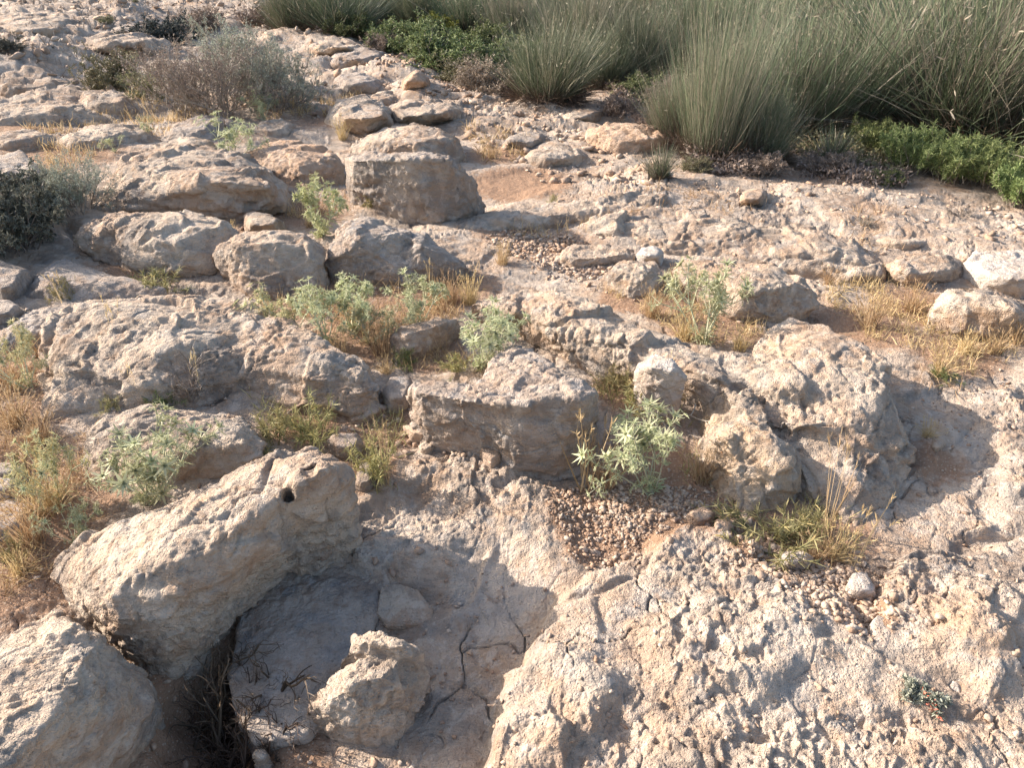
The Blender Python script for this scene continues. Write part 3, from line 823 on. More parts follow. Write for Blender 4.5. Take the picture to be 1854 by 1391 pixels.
rock('boulder', 'oblong pale boulder raised on a dark gap, to the right of the upright grey-green thistle', 'boulder', [
    ([(1215, 490, .10), (1232, 470, .14), (1262, 462, .17), (1330, 470, .19), (1402, 481, .2), (1456, 500, .19), (1482, 528, .14), (1487, 550, .08), (1452, 570, .03), (1390, 575, .02), (1330, 572, .02), (1280, 556, .02), (1235, 520, .03)], .21,
     dict(top=[(1280, 485, .19), (1360, 495, .22), (1430, 515, .21), (1350, 530, .17)], under=.22))], M_ROCK, .7, zf=.72)
rock('boulder', 'rounded boulder at the right edge, dry grass growing along its foot', 'boulder', [
    ([(1684, 565), (1700, 530), (1712, 516), (1742, 512), (1792, 526), (1832, 536), (1880, 560), (1900, 590), (1860, 608), (1800, 612), (1722, 604), (1695, 590)], .2,
     dict(top=[(1730, 532, .2), (1800, 548, .21), (1840, 565, .19), (1740, 565, .13)]))], M_ROCK, 1.05)
rock('rock_ledge', 'long sunlit ledge stretching across the right middle ground', 'ledge', [
    ([(1075, 405), (1150, 386), (1232, 380), (1322, 396), (1400, 405), (1440, 432), (1400, 462), (1330, 466), (1250, 452), (1190, 455), (1120, 435)], .11, dict(skirt=1.15, top=[(1150, 405, .10), (1240, 400, .13), (1340, 415, .13), (1380, 430, .11), (1240, 430, .09)])),
    ([(1300, 410), (1422, 405), (1482, 431), (1550, 441), (1600, 482), (1590, 502), (1520, 500), (1440, 480), (1340, 465)], .13, dict(skirt=1.15, top=[(1400, 425, .14), (1490, 450, .14), (1555, 470, .11)]))], M_ROCK, 1.15, strata=1.4)
rock('rock_ledge', 'thin low ledge with a dark line of shadow beneath it, behind the long sunlit ledge', 'ledge', [
    ([(805, 415), (860, 392), (970, 380), (1080, 371), (1160, 354), (1205, 360), (1190, 378), (1090, 395), (960, 410), (860, 425)], .09, dict(top=[(880, 400, .08), (1000, 388, .10), (1140, 368, .10)]))], M_ROCK, .9, strata=1.4)
rock('rock', 'pale sloping rock at the right edge above the rounded boulder', 'rock', [
    ([(1742, 482), (1770, 456), (1854, 450), (1920, 478), (1930, 525), (1854, 532), (1800, 524), (1762, 506)], .16)], M_ROCKW, .9)
rock('rock', 'low grey rock left of the pale sloping rock at the right edge', 'rock', [
    ([(1600, 480), (1640, 458), (1700, 456), (1740, 472), (1752, 498), (1720, 506), (1640, 512), (1604, 500)], .13)], M_ROCK, .9)
rock('rock', 'knobbly tan rock beside the grey-green thistle, left of the oblong boulder', 'rock', [
    ([(1084, 502), (1130, 472), (1188, 470), (1204, 500), (1186, 534), (1142, 540), (1112, 522)], .15, dict(top=[(1130, 492, .14), (1175, 488, .16), (1160, 510, .1)]))], M_ROCK, 1.1)
rock('rock', 'low rounded rock between the gravelly path and the long sunlit ledge', 'rock', [
    ([(1000, 470), (1040, 440), (1100, 440), (1148, 452), (1150, 468), (1090, 476), (1030, 480)], .07)], M_ROCK, .9)
rock('stone', 'dark-sided stone with a white top at the foot of the long sunlit ledge', 'stone', [
    ([(1150, 462), (1162, 447), (1185, 444), (1203, 458), (1200, 470), (1165, 472)], .09)], M_ROCKW, .7)
rock('rock', 'humped orange rock in front of the tall sandy rush', 'rock', [
    ([(1055, 250), (1062, 236), (1092, 222), (1150, 219), (1192, 230), (1217, 252), (1200, 278), (1130, 288), (1078, 278)], .3, dict(top=[(1090, 238, .28), (1150, 232, .32), (1190, 250, .25), (1120, 258, .2)]))], M_ROCKO, 1.2)
rock('rock', 'flat pale ledge behind the humped orange rock, beside the reddish shrub', 'rock', [
    ([(1010, 212), (1040, 200), (1070, 194), (1095, 200), (1060, 220), (1020, 226)], .14)], M_ROCK, .9)
rock('stone', 'peaked orange stone on the rubbly path in the upper centre', 'stone', [
    ([(720, 162), (728, 145), (748, 128), (760, 126), (776, 140), (781, 154), (750, 166), (724, 166)], .27, dict(top=[(752, 132, .28), (735, 148, .2), (768, 148, .2)]))], M_ROCKO, .9)
rock('stone', 'reddish stone just above the peaked orange stone on the path', 'stone', [
    ([(720, 120), (724, 108), (742, 104), (756, 108), (756, 120), (738, 126)], .12)], M_ROCKO, .9)
rock('rock', 'lumpy rock left of the path above the pale whitish boulder', 'rock', [
    ([(690, 205), (720, 180), (760, 178), (820, 186), (840, 200), (830, 215), (770, 222), (710, 225)], .2)], M_ROCK, 1.0)
rock('rock', 'shadowed rock ledge on the right flank of the twiggy shrub', 'rock', [
    ([(585, 215), (610, 178), (660, 170), (705, 192), (720, 222), (670, 236), (610, 232)], .26)], M_ROCK, 1.0)
rock('rock', 'small grey crag among rubble right of the pale whitish boulder', 'rock', [
    ([(905, 262), (920, 246), (955, 236), (990, 240), (992, 256), (950, 268)], .14)], M_ROCKG, 1.0)
rock('rock', 'tilted slab of rubble left of the humped orange rock', 'rock', [
    ([(940, 292), (960, 268), (1005, 254), (1040, 268), (1064, 284), (1030, 296), (980, 304)], .13)], M_ROCK, 1.0)
rock('stone', 'light rounded stone at the foot of the dead rush litter, above the long sunlit ledge', 'stone', [
    ([(1332, 366), (1340, 348), (1365, 340), (1388, 344), (1392, 358), (1380, 370), (1345, 372)], .13)], M_ROCKO, .7)
rock('stone', 'small tan stone right of the light rounded stone by the rush litter', 'stone', [
    ([(1432, 370), (1440, 358), (1455, 356), (1460, 366), (1450, 374), (1436, 376)], .07)], M_ROCKO, .7)
rock('rock', 'low dark-sided outcrop behind the small dry shrub on the right', 'rock', [
    ([(1690, 420), (1720, 402), (1770, 408), (1800, 424), (1770, 438), (1710, 436)], .09)], M_ROCK, 1.0)
rock('rock', 'gently humped pale rock in the right middle ground behind the low grey rock', 'rock', [
    ([(1570, 440), (1590, 412), (1640, 402), (1690, 418), (1720, 440), (1680, 454), (1610, 456)], .09)], M_ROCK, .9)
rock('rock', 'broad flat rock near the right edge below the green succulents', 'rock', [
    ([(1430, 386), (1480, 366), (1560, 362), (1640, 372), (1640, 388), (1540, 398), (1460, 398)], .06)], M_ROCK, .8)
# foreground right
rock('stone', 'flat pinkish stone at the lower end of the gravel pocket', 'stone', [
    ([(1244, 938), (1250, 924), (1280, 920), (1298, 930), (1292, 946), (1262, 950)], .04)], M_ROCKO, .6)
rock('stone', 'squarish pinkish stone touching the yellow-green spiky plant', 'stone', [
    ([(1286, 960), (1294, 940), (1318, 934), (1330, 948), (1326, 972), (1300, 976)], .05)], M_ROCKO, .6)
rock('stone', 'pale lumpy stone lying on gravel below the yellow-green spiky plant', 'stone', [
    ([(1408, 1012), (1420, 998), (1455, 998), (1475, 1010), (1466, 1026), (1425, 1028)], .045)], M_ROCKW, .8)
rock('rock', 'half-buried slab with a crack, at the right end of the gravel patch', 'rock', [
    ([(1532, 1062), (1545, 1036), (1570, 1035), (1586, 1060), (1588, 1082), (1560, 1086), (1538, 1078)], .05)], M_ROCKW, .5, pitted=.5)
rock('rock', 'smooth pale finger of rock below the gravel patch on the right', 'rock', [
    ([(1570, 1200, 0), (1576, 1130, .04), (1590, 1112, .05), (1615, 1125, .05), (1620, 1160, .03), (1610, 1205, 0)], .055)], M_ROCKW, .6, pitted=.5)
rock('rock', 'white wedge of rock in the lower right, just above the small grey-green cushion plant', 'rock', [
    ([(1690, 1240, 0), (1700, 1180, .04), (1740, 1140, .06), (1800, 1160, .07), (1828, 1210, .05), (1835, 1250, .0), (1780, 1280, 0), (1720, 1275, 0)], .08, dict(top=[(1740, 1175, .075), (1795, 1195, .08), (1760, 1230, .05)]))], M_ROCKW, 1.0, pitted=1.2)
rock('stone', 'rounded stone in the big shadow right of the massive outcrop', 'stone', [
    ([(1684, 808, .03), (1692, 794, .04), (1708, 792, .04), (1716, 804, .02), (1706, 818, 0), (1690, 818, 0)], .05)], M_ROCK, .5, pitted=.5)
rock('stone', 'flat stone in shade between the broad pink-grey slab and the thick grey boulder', 'stone', [
    ([(690, 712, .05), (706, 682, .07), (742, 680, .07), (752, 700, .04), (735, 740, 0), (700, 744, 0)], .08)], M_ROCKG, .5, pitted=.4)
rock('stone', 'grey stone in shade at the right end of the long tilted boulder', 'stone', [
    ([(590, 800, .03), (606, 786, .05), (648, 784, .05), (660, 800, .02), (646, 822, 0), (606, 824, 0)], .06)], M_ROCKG, .6, pitted=.5)
rock('stone', 'rough stone behind the right tip of the long tilted boulder', 'stone', [
    ([(640, 880, .03), (652, 838, .06), (672, 836, .05), (684, 862, .02), (670, 888, 0), (648, 892, 0)], .06)], M_ROCKG, .7)
rock('stone', 'pale loose stone on the left edge beside the foreground thistle stems', 'stone', [
    ([(-20, 880), (-5, 862), (20, 862), (34, 878), (20, 900), (-10, 902)], .06)], M_ROCKG, .8)
rock('rock', 'shaded low rock at the left edge under the yellow grass, level with the long boulder', 'rock', [
    ([(-60, 960), (-20, 915), (30, 900), (66, 912), (60, 950), (10, 985), (-50, 990)], .07)], M_ROCKG, .8)
rock('stone', 'stone half hidden in dry grass at the left edge below the left thistle', 'stone', [
    ([(-30, 850), (-10, 838), (25, 836), (48, 848), (20, 866), (-20, 868)], .05)], M_ROCKG, .7)
# upper left plateau
UL = [
    ('flat lit ledge on the plateau at the upper left edge', [(-60, 210), (-20, 182), (60, 172), (130, 182), (150, 200), (80, 218), (-20, 226)], .15),
    ('low ledge with a shaded front under the small olive shrub', [(140, 186), (150, 164), (190, 160), (230, 172), (236, 190), (180, 198)], .17),
    ('pale streaked ledge in front of the twiggy shrub, upper left', [(90, 262), (120, 240), (190, 226), (250, 226), (262, 240), (190, 258), (120, 270)], .12),
    ('smooth rock ridge behind the tall yellow-tinged thistle, upper left', [(290, 250), (310, 225), (360, 208), (400, 206), (420, 222), (380, 244), (320, 258)], .15),
    ('small lit rock right of the bushy green thistle, upper left', [(455, 232), (470, 218), (510, 212), (530, 226), (520, 240), (480, 244)], .11),
    ('grey ledge between the dark bush and the far left shrubs', [(120, 84), (180, 62), (260, 58), (300, 72), (270, 86), (180, 94)], .28),
    ('rock step left of the blue-grey shrub on the plateau', [(190, 58), (210, 44), (250, 42), (272, 52), (240, 62)], .25),
    ('far pale rock band along the top left edge', [(-40, 60), (0, 32), (90, 26), (150, 36), (120, 56), (40, 70)], .4),
    ('broken ledge below the dark bush at the left edge', [(-40, 160), (0, 140), (70, 138), (120, 146), (100, 160), (20, 168)], .14),
    ('rocky step right of the twiggy shrub near the rubbly path', [(590, 110), (610, 92), (660, 86), (700, 92), (690, 108), (630, 116)], .2),
    ('brown flat rock under the reddish far shrub', [(560, 84), (580, 74), (630, 72), (668, 80), (640, 92), (590, 92)], .2),
    ('lumpy rock on the path beside the peaked orange stone', [(600, 150), (622, 132), (660, 132), (690, 142), (680, 158), (630, 162)], .18),
    ('low rock above the gravelly hollow, right of the big square block', [(846, 226), (862, 212), (890, 210), (906, 220), (890, 234), (860, 236)], .12),
    ('shaded knob of rock on the path left of the greyish rush', [(780, 205), (795, 190), (826, 188), (842, 198), (836, 214), (800, 218)], .15),
    ('streaky ledge at the left edge behind the smooth bulge', [(-40, 262), (0, 240), (60, 232), (90, 240), (70, 256), (10, 268)], .12),
    ('jagged rock below the rocky step, left of the peaked orange stone', [(640, 190), (660, 172), (700, 164), (722, 172), (712, 186), (670, 196)], .16),
]
for lab, poly, h in UL:
    rock('rock', lab, 'rock', [(poly, h * .75, dict(skirt=1.5, k=.9))], random.choice([M_ROCK, M_ROCK, M_ROCKG]), 1.15, 'rocks scattered over the upper slope', strata=1.4)
print('rocks', NROCK[0], sum(len(o.data.vertices) for o in bpy.data.objects if o.type == 'MESH'), round(time.time() - T0, 1))
# ------------------------------------------------------------------ plants: blades, twigs, leaves
def unit(v):
    return v / np.maximum(np.linalg.norm(v, axis=-1, keepdims=True), 1e-9)

class Strips:
    """collects ribbons (N blades of K points) into one mesh"""
    def __init__(self):
        self.V, self.F, self.T, self.n = [], [], [], 0
    def add(self, P, W, tone, rs, side=None):
        P = np.asarray(P, float)
        n, k, _ = P.shape
        if side is None:
            d = unit(P[:, -1] - P[:, 0])
            side = unit(np.cross(d, unit(rs.normal(size=(n, 3)))))
        W = np.broadcast_to(np.asarray(W, float), (n, k))
        off = side[:, None, :] * W[:, :, None] * .5
        v = np.stack([P - off, P + off], 2).reshape(-1, 3)
        b = self.n + (np.arange(n)[:, None] * k + np.arange(k - 1)[None]).ravel() * 2
        self.F.append(np.stack([b, b + 1, b + 3, b + 2], 1))
        self.V.append(v); self.T.append(np.repeat(np.broadcast_to(tone, (n,)), 2 * k))
        self.n += len(v)
    def tubes(self, P, R, tone, rs):
        """three-sided stems"""
        P = np.asarray(P, float)
        n, k, _ = P.shape
        d = unit(P[:, -1] - P[:, 0])
        a = unit(np.cross(d, unit(rs.normal(size=(n, 3)))))
        b_ = np.cross(d, a)
        R = np.broadcast_to(np.asarray(R, float), (n, k))
        ring = []
        for j in range(3):
            t = 2 * PI * j / 3
            ring.append(P + (a * math.cos(t) + b_ * math.sin(t))[:, None, :] * R[:, :, None])
        v = np.stack(ring, 2).reshape(-1, 3)
        s = self.n + (np.arange(n)[:, None] * k + np.arange(k - 1)[None]).ravel() * 3
        for j in range(3):
            self.F.append(np.stack([s + j, s + (j + 1) % 3, s + 3 + (j + 1) % 3, s + 3 + j], 1))
        self.V.append(v); self.T.append(np.repeat(np.broadcast_to(tone, (n,)), 3 * k))
        self.n += len(v)
    def mesh(self, name, mat):
        return mesh_np(name, np.concatenate(self.V), np.concatenate(self.F), mat, False, {'tone': np.concatenate(self.T)})

def curve(P0, D, L, droop, k, rs, wob=0.0, up=-1.0):
    """polylines from P0 along D (unit), length L, bending towards the ground by droop"""
    n = len(P0)
    t = np.linspace(0, 1, k)[None, :, None]
    L = np.broadcast_to(L, (n,))[:, None, None]
    P = P0[:, None, :] + D[:, None, :] * L * t
    P = P + np.array((0, 0, up))[None, None, :] * (np.broadcast_to(droop, (n,))[:, None, None] * L * t ** 2)
    if wob:
        q = unit(rs.normal(size=(n, 1, 3)))
        P = P + q * np.sin(t * PI * rs.uniform(.8, 2.2, (n, 1, 1))) * L * wob
    return P

def cone_dirs(n, rs, lo, hi, power=1.0):
    """directions leaning lo..hi degrees from upright"""
    th = np.radians(lo + (hi - lo) * rs.uniform(size=n) ** power)
    ph = rs.uniform(0, 2 * PI, n)
    return np.stack([np.sin(th) * np.cos(ph), np.sin(th) * np.sin(ph), np.cos(th)], 1)

def disc(n, rs, r):
    a = rs.uniform(0, 2 * PI, n); q = np.sqrt(rs.uniform(size=n)) * r
    return np.stack([q * np.cos(a), q * np.sin(a), np.zeros(n)], 1)

HIDE = []
def proto(name):
    o = empty(name)
    return o

def finish(o, lab, cat, group=None):
    tag(o, lab, cat, group)
    return o

# --- rush tussock: unit height 1
def rush_meshes(seed, n=1500, spread=55, straw=.35, base=.16, width=.0045, power=.8):
    rs = np.random.RandomState(seed)
    g = Strips(); d = Strips(); h = Strips(); lt = Strips()
    G = 16                                                   # shoots stand in bundles that lean their own way
    gp = disc(G, rs, base); gd = unit(cone_dirs(G, rs, 0, spread * .8, power) + gp * 1.4); gh = rs.uniform(.62, 1.1, G)
    for S_, m, mat in ((g, int(n * (1 - straw)), 0), (d, int(n * straw), 1)):
        gi = rs.randint(0, G, m)
        loose = rs.uniform(size=m) < .3
        P0 = np.where(loose[:, None], disc(m, rs, base * 1.2), gp[gi] + disc(m, rs, base * .45))
        Dr = unit(cone_dirs(m, rs, 2, spread * 1.1, power) + P0 * 1.4)
        D = unit(np.where(loose[:, None], Dr, gd[gi] + rs.normal(size=(m, 3)) * .17))
        D[:, 2] = np.abs(D[:, 2])
        L = gh[gi] * (1.08 - .7 * rs.uniform(0, 1, m) ** 1.5)
        P = curve(P0, D, L, rs.uniform(.0, .40, m) ** 1.7, 5, rs, .014)
        kink = rs.uniform(size=m) < (.05 if mat == 0 else .20)   # snapped stems
        if kink.any():
            kd = unit(D[kink] * .3 + rs.normal(size=(kink.sum(), 3)) * .8 + np.array((0, 0, -.35)))
            P[kink, 4] = P[kink, 3] + kd * (L[kink] * .32)[:, None]
            P[:, :, 2] = np.maximum(P[:, :, 2], .004)
        S_.add(P, np.array([1, 1, .9, .7, .15]) * width * rs.uniform(.6, 1.3, (m, 1)), rs.uniform(0, 1, m), rs)
        sel = rs.uniform(size=m) < .10
        E = P[sel, 3] * .4 + P[sel, 4] * .6
        if len(E):
            for j in range(3):
                D2 = unit(D[sel] + rs.normal(size=E.shape) * .5)
                d.add(curve(E, D2, rs.uniform(.02, .05, len(E)), 0, 3, rs), np.array([.3, 1, .2]) * width * 1.8, rs.uniform(0, 1, len(E)), rs)
    m = int(n * .8)
    P0 = disc(m, rs, base * 1.5); D = unit(cone_dirs(m, rs, 8, 86) + P0 * 2)
    P = curve(P0, D, rs.uniform(.12, .5, m), rs.uniform(.1, .6, m), 5, rs, .05)
    P[:, :, 2] = np.maximum(P[:, :, 2], .005)
    lt.add(P, np.array([1, 1, .9, .7, .2]) * width * 1.2, rs.uniform(0, 1, m), rs)
    return [('green_stems', g.mesh('green_stems', M_RUSH)), ('straw_stems', d.mesh('straw_stems', M_RUSHD)), ('dead_litter', lt.mesh('dead_litter', M_RUSHB))]

# --- grass tuft: unit height 1
def grass_meshes(seed, n=130, spread=45, mat=None, width=.018, heads=True, stiff=.0, base=.22, short=.35):
    rs = np.random.RandomState(seed)
    g = Strips(); out = []
    P0 = disc(n, rs, base); D = unit(cone_dirs(n, rs, 3, spread) + P0 * .8)
    L = rs.uniform(short, 1.0, n)
    P = curve(P0, D, L, rs.uniform(.02, .5, n) * (1 - stiff), 6, rs, .03)
    g.add(P, np.array([.9, 1, .85, .7, .5, .1]) * width * rs.uniform(.6, 1.3, (n, 1)), rs.uniform(0, 1, n), rs)
    if heads:
        h = g
        sel = L > .72
        E = P[sel, -1]; Dd = unit(P[sel, -1] - P[sel, -3])
        for j in range(7):
            a = rs.uniform(-.12, .02, len(E))[:, None]
            h.add(curve(E + Dd * a, unit(Dd + rs.normal(size=E.shape) * .28), rs.uniform(.05, .10, len(E)), 0, 3, rs), np.array([.4, 1, .1]) * width * .9, rs.uniform(0, .8, len(E)), rs)
    out.append(('blades', g.mesh('blades', mat)))
    return out

# --- spiky low plant: stems set with stiff pointed leaves, unit height 1
def spiky_meshes(seed, mat, stems=17, leaves=40, spread=74, leaf=.22, width=.020):
    rs = np.random.RandomState(seed)
    st = Strips(); lf = Strips()
    P0 = disc(stems, rs, .3); D = unit(cone_dirs(stems, rs, 5, spread) + P0)
    P = curve(P0, D, rs.uniform(.55, 1.0, stems), rs.uniform(-.1, .25, stems), 6, rs, .05)
    st.tubes(P, np.array([.012, .011, .010, .009, .008, .004]), rs.uniform(0, .5, stems), rs)
    for j in range(leaves):
        t = rs.uniform(.15, 1.0, stems) * 4.99
        i = t.astype(int); fr = (t - i)[:, None]
        B = P[np.arange(stems), i] * (1 - fr) + P[np.arange(stems), i + 1] * fr
        ax = unit(P[np.arange(stems), i + 1] - P[np.arange(stems), i])
        Dl = unit(ax * .7 + unit(rs.normal(size=(stems, 3))))
        lf.add(curve(B, Dl, leaf * rs.uniform(.6, 1.25, stems), rs.uniform(-.1, .2, stems), 4, rs), np.array([.6, 1, .6, .05]) * width, rs.uniform(0, 1, stems), rs)
    return [('stems', st.mesh('stems', mat)), ('leaves', lf.mesh('leaves', mat))]

# --- field eryngo: forking stems, whorls of spiny leaves, spiked heads; unit height 1
def eryngo_meshes(seed, mat, stems=7, spread=52, levels=3, leaf=.13, density=.85):
    rs = np.random.RandomState(seed)
    st = Strips(); lf = Strips(); heads = []
    P0 = disc(stems, rs, .07); D = unit(cone_dirs(stems, rs, 4, spread, .7))
    L = rs.uniform(.36, .58, stems)
    r = .013
    nodes = []
    for lv in range(levels):
        P = curve(P0, D, L, rs.uniform(-.12, .08, len(P0)), 5, rs, .03)
        st.tubes(P, np.linspace(r, r * .75, 5), rs.uniform(0, 1, len(P0)), rs)
        nodes.append((P[:, 4], unit(P[:, 4] - P[:, 3]), 1.0 - .12 * lv, 8))
        nodes.append((P[:, 2], unit(P[:, 3] - P[:, 1]), .9 - .10 * lv, 5))
        if lv == 0: nodes.append((P[:, 1], unit(P[:, 2] - P[:, 0]), 1.2, 5))
        if lv == levels - 1:
            for p, d_ in zip(P[:, 4], unit(P[:, 4] - P[:, 3])): heads.append((p, d_))
        else:
            m = 3 if lv else 3
            P0 = np.repeat(P[:, 4], m, 0); Dp = np.repeat(unit(P[:, 4] - P[:, 3]), m, 0)
            D = unit(Dp + unit(rs.normal(size=Dp.shape)) * .75 + np.array((0, 0, .18)))
            L = np.repeat(L, m) * rs.uniform(.42, .72, len(P0))
            r *= .72
    P0r = np.zeros((int(16 * density), 3)); Dr = cone_dirs(len(P0r), rs, 45, 85)
    nodes.append((P0r, Dr, 1.6, 1))
    for B, A, s, m in nodes:
        for j in range(max(1, int(m * density))):
            n = len(B)
            Dl = unit(A * rs.uniform(-.1, .55, (n, 1)) + unit(np.cross(A, rs.normal(size=(n, 3)))))
            Ll = leaf * s * rs.uniform(.6, 1.2, n)
            P = curve(B, Dl, Ll, rs.uniform(-.15, .25, n), 4, rs)
            tn = rs.uniform(0, 1, n)
            lf.add(P, np.array([.35, 1, .7, .04]) * leaf * .125 * s, tn, rs)
            for q in (1, 2):                                   # spiny lobes
                for sg in (-1, 1):
                    Ds = unit(Dl * .55 + unit(np.cross(Dl, A + .01)) * sg + rs.normal(size=Dl.shape) * .2)
                    lf.add(curve(P[:, q], Ds, Ll * (.46 - .1 * q), 0, 3, rs), np.array([1, .7, .04]) * leaf * .085 * s, tn, rs)
    return st.mesh('stems', M_THISS), lf.mesh('leaves', mat), heads

def head_mesh(seed, mat, r=.028, spike=.10):
    rs = np.random.RandomState(seed)
    h = Strips()
    n = 34
    D = unit(rs.normal(size=(n, 3)))
    h.add(curve(np.zeros((n, 3)), D, r * 1.1, 0, 3, rs), np.array([1, 1, .3]) * r * .55, rs.uniform(0, .6, n), rs)
    a = np.linspace(0, 2 * PI, 8)[:-1] + .2
    Db = unit(np.stack([np.cos(a), np.sin(a), np.full(7, .25)], 1))
    h.add(curve(np.zeros((7, 3)), Db, spike, -.12, 4, rs), np.array([.5, 1, .6, .04]) * spike * .2, rs.uniform(.4, 1, 7), rs, side=unit(np.cross(Db, np.array((0, 0, 1.)))))
    return h.mesh('flower_head', mat)

# --- twiggy shrub: unit height 1, fully branched, leaves at will
def shrub_meshes(seed, tw_mat, lf_mat=None, n0=14, spread=60, levels=4, kids=4, leaf=.05, lw=.018, lper=2, r0=.014, base=.12, up=.15, wob=.06, shrink=.62, first=.48, jit=.75):
    rs = np.random.RandomState(seed)
    st = Strips(); lf = Strips(); has = False
    P0 = disc(n0, rs, base); D = unit(cone_dirs(n0, rs, 4, spread, .7) + P0 * 1.2)
    L = rs.uniform(first * .7, first, n0)
    r = r0
    for lv in range(levels):
        P = curve(P0, D, L, rs.uniform(-.1, .15, len(P0)), 5, rs, wob)
        if lv < 2: st.tubes(P, np.linspace(r, r * .7, 5), rs.uniform(0, 1, len(P0)), rs)
        else: st.add(P, np.linspace(r * 1.7, r * .9, 5), rs.uniform(0, 1, len(P0)), rs)
        if lf_mat and lv >= levels - 2:
            has = True
            for j in range(lper if lv == levels - 1 else max(1, lper // 3)):
                n = len(P)
                t = rs.uniform(.1, 1, n) * 3.99; i = t.astype(int); fr = (t - i)[:, None]
                B = P[np.arange(n), i] * (1 - fr) + P[np.arange(n), i + 1] * fr
                Dl = unit(rs.normal(size=(n, 3)) + np.array((0, 0, .5)) + D * .6)
                lf.add(curve(B, Dl, leaf * rs.uniform(.6, 1.3, n), .1, 3, rs), np.array([.5, 1, .25]) * lw, rs.uniform(0, 1, n), rs)
        if lv < levels - 1:
            i = rs.randint(1, 5, (len(P), kids))
            P0 = P[np.arange(len(P))[:, None], i].reshape(-1, 3)
            Dp = np.repeat(unit(P[:, 4] - P[:, 2]), kids, 0)
            D = unit(Dp + unit(rs.normal(size=Dp.shape)) * jit + np.array((0, 0, up)))
            L = np.repeat(L, kids) * shrink * rs.uniform(.6, 1.15, len(P0))
            r *= .6
    out = [('twigs', st.mesh('twigs', tw_mat))]
    if has: out.append(('leaves', lf.mesh('leaves', lf_mat)))
    return out

PROTO = {}
def put_parts(key, parts):
    """stores a plant's parts, brought to a height of one"""
    ms = list(parts[:2]) if isinstance(parts, tuple) else [m for _, m in parts]
    zs = []
    for me in ms:
        v = np.empty(len(me.vertices) * 3, np.float32); me.vertices.foreach_get('co', v)
        zs.append(v.reshape(-1, 3)[:, 2])
    k = 1.0 / float(np.percentile(np.concatenate(zs), 98.5))
    for me in ms:
        v = np.empty(len(me.vertices) * 3, np.float32); me.vertices.foreach_get('co', v)
        me.vertices.foreach_set('co', v * np.float32(k)); me.update()
    if isinstance(parts, tuple):
        parts = (parts[0], parts[1], [(p * k, d) for p, d in parts[2]], parts[3])
    PROTO[key] = parts

def plant(name, key, label, cat, px, py, hpx, group=None, wide=1.0, yaw=None, lift=0.0, depth=1.0):
    """one plant rooted at photo point (px, py), hpx photo pixels tall, its parts as children"""
    p = on_ground(px, py)
    z = float(gz(p[0], p[1])[0]) - .004
    top = (695.5 - py + hpx) / FPX; bot = (695.5 - py) / FPX
    dist = math.hypot(p[0], p[1])
    # real height: where the ray through the top passes over the root
    u = (px - 927) / FPX
    fwd = CP + top * SP; dn = -SP + top * CP
    # solve along the ray for the same forward distance
    t = p[1] / fwd
    h = CAM_H + dn * t - z
    e = empty(name, (p[0], p[1], z + lift))
    tag(e, label, cat, group)
    if isinstance(PROTO[key], tuple):                         # eryngo: stems, leaves, separate heads
        stm, lfm, heads, hm = PROTO[key]
        link('stems', stm, e); link('leaves', lfm, e)
        for q, dd in heads:
            o = link('flower_head', hm, e, Vector(q))
            o.rotation_euler = Vector(dd).to_track_quat('Z', 'Y').to_euler()
    else:
        for pn, me in PROTO[key]:
            link(pn, me, e)
    e.scale = (h * wide, h * wide * depth, h)
    e.rotation_euler = (0, 0, random.uniform(0, 6.28) if yaw is None else yaw)
    return e

for i in range(4): put_parts('rush%d' % i, rush_meshes(10 + i, 3400, [36, 30, 44, 27][i], [.27, .38, .22, .48][i], .24, .0034))
put_parts('rushfine', rush_meshes(20, 3000, 19, .45, .22, .0024, 1.0))
put_parts('rushpale', rush_meshes(22, 2800, 30, .32, .26, .0032, .9))
put_parts('rushsmall', rush_meshes(21, 420, 42, .4, .10, .010))
put_parts('rushspray', rush_meshes(23, 4600, 80, .36, .26, .0032, .8))
for i in range(4): put_parts('dry%d' % i, grass_meshes(30 + i, 120, [40, 55, 30, 62][i], M_STRAW, .017, True, .2))
for i in range(2): put_parts('stalk%d' % i, grass_meshes(40 + i, 7 + 4 * i, 22, M_STRAW, .012, True, .8, .05, .6))
for i in range(3): put_parts('spiky%d' % i, spiky_meshes(50 + i, M_SPIKE))
put_parts('spikygreen', spiky_meshes(55, M_SUCC))
for i in range(4):
    a, b, h_ = eryngo_meshes(60 + i, [M_THIS, M_THISD, M_THIS, M_THISD][i], [6, 8, 7, 5][i], [55, 62, 48, 40][i])
    put_parts('eryngo%d' % i, (a, b, random.sample(h_, min(len(h_), 18)), head_mesh(70 + i, M_THIS)))
a, b, h_ = eryngo_meshes(66, M_THISY, 6, 50, density=.9)
put_parts('eryngoy', (a, b, random.sample(h_, 18), head_mesh(77, M_THISY)))
a, b, h_ = eryngo_meshes(67, M_THIS, 8, 58, leaf=.14, density=.72)
put_parts('eryngonear', (a, b, random.sample(h_, 22), head_mesh(78, M_THIS, spike=.15)))
put_parts('twiggy0', shrub_meshes(80, M_TWIG, M_BROWN, 46, 72, 5, 4, .018, .007, 1, .007, .42))
put_parts('twiggy1', shrub_meshes(81, M_TWIG, M_GREYG, 40, 66, 5, 4, .022, .008, 2, .008, .36))
put_parts('drytwig', shrub_meshes(82, M_TWIG, None, 12, 70, 4, 4, r0=.014, base=.12, up=.05))
put_parts('drypale', shrub_meshes(83, M_TWIGG, None, 6, 60, 3, 3, r0=.018, base=.10, up=.05, wob=.1))
put_parts('debris', shrub_meshes(95, M_RUSHB, None, 16, 86, 4, 4, r0=.014, base=.3, up=-.1, wob=.1))
put_parts('darkbush', shrub_meshes(84, M_TWIG, M_BUSHD, 30, 66, 4, 5, .042, .018, 5, .010, .34))
